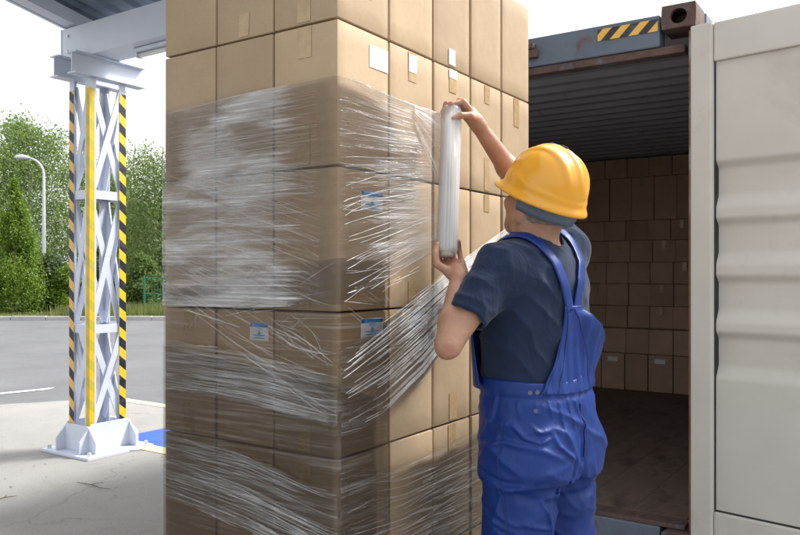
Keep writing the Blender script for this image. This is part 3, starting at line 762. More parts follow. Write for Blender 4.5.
def build_strands(name, band, mat, parent, n, seed, urange=None, length=(0.1, 0.6), width=(0.0006, 0.002), drift=0.06, vcl=6, vr=(0.0, 1.0), h=0.0015, bias=0.0):
    """little folded ridges of the film running along the pull"""
    rg = random.Random(seed); b = MB()
    ua, ub = urange or (band.u0, band.u1)
    cl = [rg.uniform(*vr) for _ in range(vcl)]
    for _ in range(n):
        v0 = min(max(rg.gauss(rg.choice(cl), 0.06) if rg.random() < 0.65 else rg.uniform(*vr), vr[0]), vr[1])
        L = rg.uniform(*length); us = rg.uniform(ua, ub - min(L, ub - ua) * 0.6); ue = min(us + L, ub)
        w = rg.uniform(*width) * (0.55 if rg.random() < 0.85 else 1.2); dv = rg.gauss(0, drift) + bias * L; seg = max(4, int((ue - us) / 0.03))
        wob = rg.uniform(0, 6.28); wa = rg.uniform(0, 0.003)
        pts = []
        for k in range(seg + 1):
            t = k / seg; u = us + (ue - us) * t
            vv = v0 + dv * (t - .5) + wa * math.sin(wob + t * 7)
            if vv < -0.01 or vv > 1.01: continue
            ww = w * math.sin(math.pi * (0.06 + 0.88 * t)) ** 0.5
            p = Vector(band.pt(u, vv, 0.0016)); q = Vector(band.pt(u, vv, 0.0016 + h)); nn = (q - p)
            pts.append((p + Vector((0, 0, ww)), q, p - Vector((0, 0, ww))))
        for k in range(len(pts) - 1):
            a, c = pts[k], pts[k + 1]
            b.add([a[0], c[0], c[1], a[1], a[2], c[2]], [(0, 1, 2, 3), (3, 2, 5, 4)])
    o = b.build(name, mat, parent, True); o['kind'] = 'stuff'
    return o

wrap = thing('stretch_film_wrap', 'clear plastic stretch film wound around the stack of cardboard boxes', 'stretch film', (SX, SY, 0.15))
# tight lower layers
low = Band([(163, 292), (337, 258), (338, 258), (388, 262)], [(163, 640), (337, 700), (338, 700), (388, 670)], 0.0045)
build_band('film_layer', low, M['film_tight'], wrap, 60, 40, 1, 0.0015)
low2 = Band([(163, 345), (337, 385), (338, 385), (374, 398)], [(163, 640), (337, 690), (338, 690), (374, 670)], 0.0065)
build_band('film_layer', low2, M['film_tight'], wrap, 60, 30, 2, 0.0015)
# roll axis (held by the worker)
ROLL_B, ROLL_T, ROLL_R = W(0.140, 2.285, 1.402), W(0.166, 2.450, 1.880), 0.033
def axis(z): return ROLL_B + (ROLL_T - ROLL_B) * ((z - ROLL_B.z) / (ROLL_T.z - ROLL_B.z))
# main pass: half a metre wide, across the left face, round the corner and out to the roll
U_REL = 0.06
def to_roll(u, v, extra):
    if u <= U_REL: return None
    t = (u - U_REL) / (0.40 - U_REL)
    z0 = main_z(U_REL, v)
    p0 = Vector(FP(U_REL, z0, 0.0075 + extra))
    zr = ROLL_B.z + 0.012 + (ROLL_T.z - ROLL_B.z - 0.03) * v
    c = axis(zr)
    e = Vector((c.x - 0.031, c.y - 0.006, zr))
    p = p0.lerp(e, t)
    p.x += extra - 0.018 * math.sin(math.pi * t) * (0.3 + 0.7 * v)
    return tuple(p)
main = Band([(163, 113), (250, 93), (337, 76), (338, 76), (440, 96)], [(163, 305), (250, 308), (337, 304), (338, 304), (440, 252)], 0.0075)
main.u1 = 0.40
main_z = lambda u, v: float(main.zz(u, v))
main.warp = to_roll
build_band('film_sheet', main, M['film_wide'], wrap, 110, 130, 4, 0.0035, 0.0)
left_hi = Band([(163, 113), (250, 93), (337, 76)], [(163, 305), (250, 308), (337, 304)], 0.0095)
build_strands('film_wrinkles', left_hi, M['strand_soft'], wrap, 130, 21, urange=(-0.72, -0.06), length=(0.12, 0.55), vr=(0.42, 1.0), drift=0.012, vcl=12, width=(0.0003, 0.0009))
build_strands('film_wrinkles', left_hi, M['strand_soft'], wrap, 300, 22, urange=(-0.72, -0.05), length=(0.08, 0.40), vr=(0.02, 0.62), drift=0.03, bias=-0.42, vcl=12, width=(0.0003, 0.0011))
build_strands('film_wrinkles', main, M['strand'], wrap, 46, 23, urange=(0.0, 0.39), length=(0.25, 0.45), vr=(0.55, 0.99), drift=0.006, vcl=14, width=(0.0005, 0.0012))
build_strands('film_wrinkles', main, M['strand'], wrap, 80, 24, urange=(-0.01, 0.38), length=(0.06, 0.3), vr=(0.0, 0.6), drift=0.03, width=(0.0005, 0.0013))
# crumpled overlap under the main pass
crum_l = Band([(163, 262), (337, 262)], [(163, 345), (337, 330)], 0.011)
build_strands('film_wrinkles', crum_l, M['strand_soft'], wrap, 24, 25, length=(0.03, 0.2), drift=0.2, vcl=5)
crum_r = Band([(338, 268), (395, 268), (425, 262)], [(338, 325), (395, 318), (425, 300)], 0.011)
build_strands('film_wrinkles', crum_r, M['strand'], wrap, 24, 26, length=(0.03, 0.16), drift=0.2, vcl=5, width=(0.0006, 0.0018))
# second pass: pulled diagonally across the right face, falling towards the corner
diag = Band([(338, 352), (380, 318), (420, 288), (462, 258), (512, 221)], [(338, 438), (380, 418), (420, 378), (462, 318), (512, 262)], 0.0135)
build_band('film_sheet', diag, M['film_diag'], wrap, 70, 60, 5, 0.003, 0.05)
build_strands('film_wrinkles', diag, M['strand'], wrap, 170, 27, length=(0.25, 1.0), drift=0.03, vcl=12, width=(0.0004, 0.0014))
# third pass on the left face, falling to the right; then a low pass
p3 = Band([(163, 338), (250, 352), (337, 376)], [(163, 388), (250, 402), (337, 426)], 0.0115)
build_band('film_sheet', p3, M['film_diag'], wrap, 50, 40, 6, 0.003, 0.06)
build_strands('film_wrinkles', p3, M['strand_soft'], wrap, 150, 28, length=(0.2, 0.5), drift=0.05, vcl=10, width=(0.0003, 0.0013))
p4 = Band([(163, 432), (250, 455), (337, 492)], [(163, 492), (250, 530), (337, 575)], 0.0115)
build_band('film_sheet', p4, M['film_diag'], wrap, 50, 40, 7, 0.003, 0.06)
build_strands('film_wrinkles', p4, M['strand_soft'], wrap, 130, 29, length=(0.2, 0.5), drift=0.05, vcl=10, width=(0.0003, 0.0013))
p5 = Band([(338, 470), (400, 462), (490, 422)], [(338, 600), (400, 570), (490, 520)], 0.0115)
build_band('film_sheet', p5, M['film_diag'], wrap, 50, 40, 8, 0.003, 0.06)
build_strands('film_wrinkles', p5, M['strand_soft'], wrap, 90, 30, length=(0.08, 0.5), drift=0.05, vcl=10, width=(0.0003, 0.0013))
# a few long slack creases crossing the fourth layer
p6 = Band([(163, 250), (337, 360)], [(163, 300), (337, 420)], 0.014)
build_strands('film_wrinkles', p6, M['strand_soft'], wrap, 18, 31, length=(0.2, 0.6), drift=0.15, vcl=4)
p7 = Band([(270, 316), (337, 312)], [(270, 330), (337, 372)], 0.014)
build_strands('film_wrinkles', p7, M['strand_soft'], wrap, 26, 32, length=(0.03, 0.18), drift=0.4, vcl=4)

glare = Band([(163, 113), (337, 76), (338, 76), (440, 96)], [(163, 304), (337, 272), (338, 272), (440, 252)], 0.0105)
glare.u0, glare.u1 = 0.295, 0.40
def glare_warp(u, v, e):
    vlo = 0.36 + 0.50 * ((0.40 - u) / 0.105) ** 0.7
    return to_roll(u, vlo + (0.985 - vlo) * v, e + 0.003)
glare.warp = glare_warp
build_band('film_glare', glare, M['film_roll'], wrap, 30, 60, 9, 0.004)  # added sheet, its milky white stands in for glare next to the roll
# the roll itself
roll = thing('film_roll', 'roll of clear stretch film held upright between the worker\'s hands', 'film roll', tuple(ROLL_B))
ax = (ROLL_T - ROLL_B).normalized()
MB().tube([ROLL_B - ax * 0.004, ROLL_T + ax * 0.012], 0.021, 20).build('core', M['core'], roll, True)
pts, rs = [], []
rg = random.Random(8)
for i in range(41):
    t = i / 40; pts.append(ROLL_B + (ROLL_T - ROLL_B) * (0.012 + 0.976 * t)); rs.append(ROLL_R * (1 + rg.uniform(-0.006, 0.006)) * (0.93 if i in (0, 40) else 1))
b = MB(); b.tube(pts, rs, 32)
wf = b.build('film_winding', M['film_core'], roll, True)
l = wf.data.uv_layers.new(name='UVMap')
for lp in wf.data.loops:
    l.data[lp.index].uv = ((lp.vertex_index // 32) * 0.012, 0.3 * abs(math.sin((lp.vertex_index % 32) / 32 * math.pi)) * 3.0)
b = MB(); b.tube([ROLL_B + ax * 0.02, ROLL_T - ax * 0.02], ROLL_R * 0.86, 24); iw = b.build('inner_winding', M['film_core'], roll, True)
l = iw.data.uv_layers.new(name='UVMap')
for lp in iw.data.loops: l.data[lp.index].uv = ((lp.vertex_index // 24) * 0.45, 0.9 * abs(math.sin((lp.vertex_index % 24) / 24 * math.pi)))

# ------------------------------------------------------------------ canopy
KX, KY = -5.05, 3.43                         # lattice column centre-ish (near corner leg)
col_ = thing('lattice_column', 'white lattice steel column with striped hazard tape on its legs', 'column', (KX - 0.12, KY + 0.15, 0))
x0, x1, y0, y1 = KX - 0.24, KX + 0.01, KY - 0.01, KY + 0.30
b = MB().box((x0 - 0.16, y0 - 0.13, 0.0), (x1 + 0.17, y1 + 0.13, 0.022)).build('base_plate', M['white_steel'], col_, bevel=0.003)
def gusset(pa, pb, th, hgt, n):
    """upright plate from pa to pb with sloping shoulders"""
    pa, pb = Vector(pa), Vector(pb); d = pb - pa
    poly = [pa, pb, pb + Vector((0, 0, hgt * 0.45)), pa + d * 0.80 + Vector((0, 0, hgt)), pa + d * 0.20 + Vector((0, 0, hgt)), pa + Vector((0, 0, hgt * 0.45))]
    return MB().prism(poly, Vector(n) * th)
gusset((x0 - 0.10, y0 - 0.014, 0.0225), (x1 + 0.11, y0 - 0.014, 0.0225), 0.012, 0.19, (0, -1, 0)).build('gusset', M['white_steel'], col_, bevel=0.002)
gusset((x0 - 0.10, y1 + 0.014, 0.0225), (x1 + 0.11, y1 + 0.014, 0.0225), 0.012, 0.19, (0, 1, 0)).build('gusset', M['white_steel'], col_, bevel=0.002)
gusset((x1 + 0.014, y0 - 0.10, 0.0225), (x1 + 0.014, y1 + 0.10, 0.0225), 0.012, 0.205, (1, 0, 0)).build('gusset', M['white_steel'], col_, bevel=0.002)
gusset((x0 - 0.014, y0 - 0.10, 0.0225), (x0 - 0.014, y1 + 0.10, 0.0225), 0.012, 0.205, (-1, 0, 0)).build('gusset', M['white_steel'], col_, bevel=0.002)
for bx_, by_ in ((x0 - 0.12, y0 - 0.09), (x1 + 0.13, y0 - 0.09), (x1 + 0.13, y1 + 0.09), (x0 - 0.12, y1 + 0.09)):
    MB().tube([(bx_, by_, 0.0225), (bx_, by_, 0.05)], 0.014, 6).build('anchor_bolt', M['galv'], col_)
ZC = 2.80
def angle_leg(px, py, sx, sy, mat):
    w, t = 0.055, 0.006
    poly = [(0, 0), (w * sx, 0), (w * sx, t * sy), (t * sx, t * sy), (t * sx, w * sy), (0, w * sy)]
    return MB().prism([Vector((px + a, py + c, 0.0225)) for a, c in poly], (0, 0, ZC - 0.0225)).build('leg', M['white_steel'], col_)
angle_leg(x0, y0, 1, 1, None); angle_leg(x1, y0, -1, 1, None); angle_leg(x1, y1, -1, -1, None); angle_leg(x0, y1, 1, -1, None)
def leg_tape(px, py, sx, sy, mat, z0=0.2, z1=2.72, w=0.056):
    t = 0.0025
    poly = [(-t * sx, -t * sy), (w * sx, -t * sy), (w * sx, -0.0005 * sy), (-0.0005 * sx, -0.0005 * sy), (-0.0005 * sx, w * sy), (-t * sx, w * sy)]
    o = MB().prism([Vector((px + a, py + c, z0)) for a, c in poly], (0, 0, z1 - z0)).build('hazard_tape', mat, col_)
leg_tape(x0, y0, 1, 1, M['tape_bo']); leg_tape(x1, y0, -1, 1, M['tape_yg'], w=0.040); leg_tape(x1, y1, -1, -1, M['tape_by'])
LV = [0.19, 0.93, 1.935, ZC - 0.02]
for z in (0.93, 1.935):
    MB().box((x0 + 0.008, y0 + 0.008, z - 0.012), (x1 - 0.008, y1 - 0.008, z + 0.012)).build('tie_plate', M['white_steel'], col_, bevel=0.002)
    for (xa, ya, xb, yb) in ((x0 + 0.057, y0 + 0.0065, x1 - 0.057, y0 + 0.0125), (x0 + 0.057, y1 - 0.0125, x1 - 0.057, y1 - 0.0065), (x0 + 0.0065, y0 + 0.057, x0 + 0.0125, y1 - 0.057), (x1 - 0.0125, y0 + 0.057, x1 - 0.0065, y1 - 0.057)):
        MB().box((xa, ya, z - 0.035), (xb, yb, z + 0.03)).build('batten', M['white_steel'], col_)
for k in range(3):
    za, zb = LV[k] + 0.03, LV[k + 1] - 0.03
    for s, (pa, pb) in enumerate((((x0 + .03, y0 + .02), (x1 - .03, y0 + .02)), ((x1 - .02, y0 + .03), (x1 - .02, y1 - .03)), ((x1 - .03, y1 - .02), (x0 + .03, y1 - .02)), ((x0 + .02, y1 - .03), (x0 + .02, y0 + .03)))):
        if (k + s) % 2: pa, pb = pb, pa
        MB().bar((*pa, za), (*pb, zb), 0.048, 0.010, (pb[1] - pa[1], pa[0] - pb[0], 0)).build('lacing_bar', M['white_steel'], col_)
        off = Vector((pa[0] - pb[0], pa[1] - pb[1], 0)).normalized().cross(Vector((0, 0, 1))) * 0.014
        MB().bar(Vector((*pb, za)) + off, Vector((*pa, zb)) + off, 0.048, 0.010, (pb[1] - pa[1], pa[0] - pb[0], 0)).build('lacing_bar', M['white_steel'], col_)
# cap: two I-sections laid across the column head
def ibeam(name, p0, p1, h, w, mat, parent, t=0.010):
    p0, p1 = Vector(p0), Vector(p1); d = (p1 - p0).normalized(); s = Vector((0, 0, 1)).cross(d).normalized(); u = d.cross(s)
    pr = [(-w / 2, 0), (w / 2, 0), (w / 2, t), (t / 2, t), (t / 2, h - t), (w / 2, h - t), (w / 2, h), (-w / 2, h), (-w / 2, h - t), (-t / 2, h - t), (-t / 2, t), (-w / 2, t)]
    return MB().prism([p0 + s * a + u * c for a, c in pr], p1 - p0).build(name, mat, parent)
ibeam('cap_beam', (x1 - 0.01, y0 - 0.14, ZC + 0.0), (x1 - 0.01, y1 + 0.16, ZC + 0.0), 0.16, 0.10, M['white_steel'], col_)
ibeam('cap_beam', (x0 + 0.02, y0 - 0.14, ZC + 0.0), (x0 + 0.02, y1 + 0.16, ZC + 0.0), 0.16, 0.10, M['white_steel'], col_)

can = thing('canopy', 'white steel canopy beam and grey blue corrugated roof at top left', 'canopy', (KX, KY + 0.1, ZC + 0.165))
BX1 = -1.75
by0, by1, bz0, bz1 = KY - 0.015, KY + 0.225, ZC + 0.162, ZC + 0.40
MB().box((KX - 0.33, by0, bz0), (BX1, by0 + 0.012, bz1)).build('beam_web', M['white_steel'], can)
MB().box((KX - 0.33, by1 - 0.012, bz0), (BX1, by1, bz1)).build('beam_web', M['white_steel'], can)
MB().box((KX - 0.329, by0 + 0.0125, bz0 - 0.0), (BX1 - 0.001, by1 - 0.0125, bz0 + 0.012)).build('beam_flange', M['white_steel'], can)
MB().box((KX - 0.329, by0 + 0.0125, bz1 - 0.014), (BX1 - 0.001, by1 - 0.0125, bz1 - 0.002)).build('beam_flange', M['white_steel'], can)
MB().box((KX - 0.342, by0 - 0.004, bz0 - 0.004), (KX - 0.3305, by1 + 0.004, bz1 + 0.004)).build('beam_end_plate', M['white_steel'], can)
for z in (bz0 + 0.06, bz1 - 0.06):
    MB().tube([(KX - 0.25, by0 - 0.0005, z), (KX - 0.25, by0 - 0.014, z)], 0.012, 6).build('bolt', M['galv'], can)
# roof rises towards the viewer
SL = 0.19
def rf(x, w, dz=0.0): return Vector((x, KY + 0.10 - w, bz1 + 0.02 + w * SL + dz))
LEN = 5.2
RX0 = KX - 0.24
for x in (RX0, RX0 + 1.55, RX0 + 3.1):
    MB().bar(rf(x, -0.25, 0.03), rf(x, LEN, 0.03), 0.12, 0.10).build('rafter', M['white_steel'], can, bevel=0.003)
MB().bar(rf(RX0 - 0.11, -0.3, 0.10), rf(RX0 - 0.11, LEN, 0.10), 0.03, 0.22).build('edge_trim', M['white_steel'], can)
for w in (1.1, 2.3, 3.5, 4.7):
    MB().bar(rf(RX0 - 0.09, w, 0.11), rf(BX1, w, 0.11), 0.06, 0.05).build('purlin', M['white_steel'], can)
# corrugated sheet, ridges running up the slope
pr = []
x = RX0 - 0.09
while x < BX1:
    pr += [(x, 0.0), (x + 0.10, 0.0), (x + 0.125, 0.035), (x + 0.20, 0.035)]; x += 0.225
v, f = [], []
for xx, d in pr:
    v += [tuple(rf(xx, -0.3, 0.14 + d)), tuple(rf(xx, LEN, 0.14 + d))]
for i in range(len(pr) - 1): f.append((2 * i, 2 * i + 1, 2 * i + 3, 2 * i + 2))
mk('roof_sheet', v, f, M['roof_sheet'], can)
lamp = thing('batten_light', 'slim white strip light fixed under the canopy beam', 'light', (KX + 1.0, KY + 0.10, bz0 - 0.06))
MB().box((KX + 0.42, KY + 0.06, bz0 - 0.030), (KX + 1.62, KY + 0.15, bz0 - 0.004)).build('housing', M['white_steel'], lamp, bevel=0.004)
MB().tube([(KX + 0.44, KY + 0.105, bz0 - 0.048), (KX + 1.60, KY + 0.105, bz0 - 0.048)], 0.017, 12).build('tube_cover', M['lens'], lamp, True)
for x in (KX + 0.425, KX + 1.60): MB().box((x, KY + 0.08, bz0 - 0.066), (x + 0.012, KY + 0.13, bz0 - 0.031)).build('end_clip', M['galv'], lamp)

# ------------------------------------------------------------------ vegetation and street lamp
def leaf_quads(centres, size, rng, squash=1.0, up=None):
    """small bent leaf faces: two triangles folded on the midrib, random orientation"""
    n = len(centres)
    d = rng.normal(size=(n, 3)); d /= np.linalg.norm(d, axis=1)[:, None]
    if up is not None: d = d * (1 - up[1]) + np.array(up[0]) * up[1]; d /= np.linalg.norm(d, axis=1)[:, None]
    e = rng.normal(size=(n, 3)); e -= d * (e * d).sum(1)[:, None]; e /= np.linalg.norm(e, axis=1)[:, None]
    nn = np.cross(d, e)
    s = (size * (0.6 + 0.8 * rng.random(n)))[:, None]
    a = centres - d * s * 0.9; b_ = centres + e * s * 0.45 * squash + nn * s * 0.12; c = centres + d * s * 0.9; e2 = centres - e * s * 0.45 * squash + nn * s * 0.12
    V = np.stack([a, b_, c, e2], 1).reshape(-1, 3)
    F = np.arange(4 * n).reshape(n, 4)
    return V, F
def fast_mesh(name, V, F, mat, parent=None, origin=None):
    base = np.array(wloc(parent)) if parent is not None else np.array(origin if origin is not None else (0, 0, 0), float)
    me = bpy.data.meshes.new(name); V = np.asarray(V, np.float32) - base.astype(np.float32); F = np.asarray(F, np.int32)
    me.vertices.add(len(V)); me.vertices.foreach_set('co', V.ravel())
    k = F.shape[1]
    me.loops.add(F.size); me.loops.foreach_set('vertex_index', F.ravel())
    me.polygons.add(len(F)); me.polygons.foreach_set('loop_start', np.arange(0, F.size, k, dtype=np.int32))
    me.update(calc_edges=True); me.validate()
    return link_mesh(name, me, mat, parent, (0, 0, 0) if parent is not None else base)
def tree(name, label, x, d, h, spread, z_lo, leafm, barkm, seed, nleaf=9000, size=0.09, group='trees beyond the road', droop=0.0, tr=0.10):
    rng = np.random.default_rng(seed); base = W(x, d, -0.01)
    t = thing(name, label, 'tree', tuple(base), group)
    b = MB()
    lean = rng.normal(size=2) * 0.03
    tp = [base + Vector((lean[0] * h * k, lean[1] * h * k, h * 0.93 * k)) for k in np.linspace(0, 1, 9)]
    b.tube(tp, list(np.linspace(tr, 0.015, 9)), 9)
    ends = []
    nb = 26
    for k in range(nb):
        f = 0.18 + 0.78 * k / nb; p = tp[0].lerp(tp[-1], f); az = k * 2.4 + rng.uniform(-.5, .5)
        prof = math.sin(math.pi * min(1, max(0.0, (f * h - z_lo * 0.5) / (h - z_lo * 0.5))) ** 0.7) ** 0.6
        L = spread * (0.35 + 0.65 * prof) * rng.uniform(0.7, 1.15)
        dirv = Vector((math.cos(az), math.sin(az), rng.uniform(0.15, 0.7)))
        q = p + dirv * L * 0.55; e = p + dirv * L + Vector((0, 0, -droop * L))
        b.tube([p, q, e], [tr * 0.42 * (1 - f) + 0.012, tr * 0.22 * (1 - f) + 0.008, 0.004], 6)
        for tt in np.linspace(0.35, 1.05, 5): ends.append((p.lerp(e, tt) if tt > 0.55 else p.lerp(q, tt / 0.55), L))
    b.build('trunk', barkm, t, True)
    C = []
    per = max(1, nleaf // len(ends))
    for p, L in ends:
        k = int(per * rng.uniform(0.3, 1.7)); s = 0.20 * L + 0.12
        q = rng.normal(size=(k, 3)) * np.array([s, s, s * 0.75])
        if droop: q[:, 2] -= np.abs(rng.normal(size=k)) * droop * 0.9
        C.append(np.array(p) + q)
    C = np.concatenate(C); C = C[C[:, 2] > z_lo * 0.6]
    V, F = leaf_quads(C, size, rng, 1.0, ((0, 0, -1), 0.35) if droop else None)
    fast_mesh('crown', V, F, leafm, t)
    return t
def bush(name, label, x, d, h, rx, leafm, seed, n=5000, size=0.06, cone=False, group=None, cat='shrub'):
    rng = np.random.default_rng(seed); base = W(x, d, -0.01)
    t = thing(name, label, cat, tuple(base), group)
    b = MB(); b.tube([base, base + Vector((0, 0, h * 0.85))], [0.05, 0.01], 7)
    for k in range(10):
        a = k * 2.4; z = h * (0.1 + 0.07 * k); r = rx * (1 - z / h) if cone else rx * 0.7
        b.tube([base + Vector((0, 0, z)), base + Vector((math.cos(a) * r * .8, math.sin(a) * r * .8, z + h * 0.12))], [0.018, 0.004], 5)
    b.build('trunk', M['bark'], t)
    cl = []
    m = 110 if cone else 45
    for k in range(m):
        z = rng.random() ** (1.15 if cone else 1.0); a = rng.random() * 6.283
        rad = rx * ((1 - z) ** 0.8 if cone else math.sqrt(max(0.05, 1 - (z * 1.0) ** 3)))
        rr_ = rad * rng.uniform(0.55, 1.0)
        cl.append((math.cos(a) * rr_, math.sin(a) * rr_, 0.05 + z * (h - 0.1), (0.17 * rx * (1 - z) + 0.035) if cone else (0.16 * rx + 0.07 * (1 - z))))
    C = []
    for cx, cy, cz, s in cl:
        k = n // m
        C.append(np.array(base) + np.array([cx, cy, cz]) + rng.normal(size=(k, 3)) * np.array([s, s, s * (1.5 if cone else 0.9)]))
    C = np.concatenate(C); C = C[C[:, 2] > 0.02]
    V, F = leaf_quads(C, size, rng, 1.0, ((0, 0, 1), 0.45) if cone else None)
    fast_mesh('crown', V, F, leafm, t)
    return t
tree('birch_tree', 'tall light green birch tree behind the street lamp', -14.5, 30, 7.9, 1.75, 0.9, M['leaf_a'], M['birch'], 41, 30000, 0.055)
tree('birch_tree', 'dense green tree directly behind the lattice column', -13.2, 34, 6.4, 2.0, 0.9, M['leaf_a'], M['bark'], 42, 26000, 0.06)
tree('birch_tree', 'green tree at the far left picture edge behind the conifer', -17.4, 32, 6.9, 1.9, 0.9, M['leaf_a'], M['birch'], 43, 22000, 0.06)
tree('willow_tree', 'airy pale willow tree between column and box stack', -8.9, 28, 6.4, 1.7, 0.8, M['leaf_b'], M['bark'], 44, 20000, 0.055, droop=0.45)
tree('willow_tree', 'airy pale tree just left of the box stack edge', -10.9, 33, 5.2, 1.5, 0.6, M['leaf_b'], M['bark'], 45, 14000, 0.055, droop=0.3)
bush('conifer', 'yellow green cone shaped conifer left of the street lamp', -12.2, 24.2, 4.30, 0.98, M['leaf_c'], 46, 34000, 0.042, True, cat='tree')
bush('shrub', 'dark green rounded shrub right of the cone shaped conifer', -11.65, 25.2, 1.9, 0.62, M['leaf_d'], 47, 7000, 0.06, group='shrubs along the kerb')
bush('shrub', 'lighter green shrub seen through the left leg of the column', -10.75, 25.0, 1.55, 0.55, M['leaf_c'], 48, 6000, 0.055, group='shrubs along the kerb')
bush('shrub', 'dark shrub behind the middle of the lattice column', -9.95, 25.6, 1.8, 0.62, M['leaf_d'], 49, 6500, 0.06, group='shrubs along the kerb')
bush('shrub', 'bright green bush between the column and the green fence', -8.75, 26.0, 1.9, 0.6, M['leaf_a'], 50, 6000, 0.06, group='shrubs along the kerb')
bush('shrub', 'pale leafy bush behind the green fence', -8.1, 27.0, 2.3, 0.8, M['leaf_b'], 51, 6000, 0.065, group='shrubs along the kerb')
# far wood: one mass of foliage
rng = np.random.default_rng(60)
n = 60000
xx = rng.uniform(-75, 60, n); top = 2.6 + 1.5 * np.sin(xx * 0.37) + 1.0 * np.sin(xx * 0.91 + 2) + 0.6 * np.sin(xx * 2.3)
zz = rng.random(n) ** 0.8 * np.maximum(top, 0.8); dd = 44 + rng.normal(size=n) * 1.8
V, F = leaf_quads(Wn(np.stack([xx, dd, zz], 1)), 0.26, rng)
tag(fast_mesh('far_wood', V, F, M['leaf_d']), 'distant line of dark green woodland along the horizon', 'woodland', kind='stuff')
# grass verge behind the kerb
n = 26000
xx = rng.uniform(-19, -4, n); dd = rng.uniform(21.9, 27, n); hh = 0.10 + 0.35 * rng.random(n) * (xx > -10.3) + 0.08 * rng.random(n)
b0 = Wn(np.stack([xx, dd, np.zeros(n) - 0.01], 1)); az = rng.random(n) * 6.283; ww = 0.012 + 0.01 * rng.random(n)
sd_ = np.stack([np.cos(az) * ww, np.sin(az) * ww, np.zeros(n)], 1); tip = b0 + np.stack([rng.normal(size=n) * 0.05, rng.normal(size=n) * 0.05, hh], 1)
V = np.stack([b0 - sd_, b0 + sd_, tip], 1).reshape(-1, 3); F = np.arange(3 * n).reshape(n, 3)
tag(fast_mesh('grass', V, F, M['grass']), 'tall yellow green grass on the verge behind the kerb', 'grass', kind='stuff')
# street lamp
lb = W(-12.6, 27.0, -0.01)
sl = thing('street_lamp', 'tall grey street lamp with curved arm among the trees', 'street lamp', tuple(lb))
pole = [lb + Vector((0, 0, z)) for z in (0, 1.5, 3, 4.2, 4.8)]
rv = Vector((CA, SA, 0))
for k in range(1, 8):
    a = k / 7 * math.pi * 0.46; pole.append(lb + Vector((0, 0, 4.8 + 0.62 * math.sin(a))) - rv * (0.62 * (1 - math.cos(a))))
MB().tube(pole, [0.075, 0.07, 0.06, 0.05, 0.045] + [0.035] * 7, 12).build('pole', M['galv'], sl, True)
hp = pole[-1]
b = MB(); b.tube([hp + rv * 0.05, hp - rv * 0.05 + Vector((0, 0, .01)), hp - rv * 0.22 + Vector((0, 0, .03)), hp - rv * 0.42 + Vector((0, 0, .03)), hp - rv * 0.5 + Vector((0, 0, .02))], [0.035, 0.07, 0.10, 0.08, 0.02], 12)
b.build('lamp_head', M['galv'], sl, True)
# green fence
fe = thing('green_fence', 'low green wire mesh fence in front of the bushes beside the stack', 'fence', tuple(W(-8.0, 24.6, 0)))
for k in range(4):
    x = -8.25 + k * 1.2
    MB().tube([W(x, 24.6, -0.01), W(x, 24.6, 1.25)], 0.028, 8).build('post', M['green_steel'], fe)
for z in (0.12, 0.66, 1.18): MB().tube([W(-8.25, 24.6, z), W(-4.65, 24.6, z)], 0.014, 6).build('rail', M['green_steel'], fe)
b = MB()
for k in range(37): b.bar(W(-8.2 + k * 0.0965, 24.6, 0.08), W(-8.2 + k * 0.0965, 24.6, 1.2), 0.008, 0.008)
w_ = b.build('wire_mesh', M['green_steel'], fe); w_['kind'] = 'stuff'

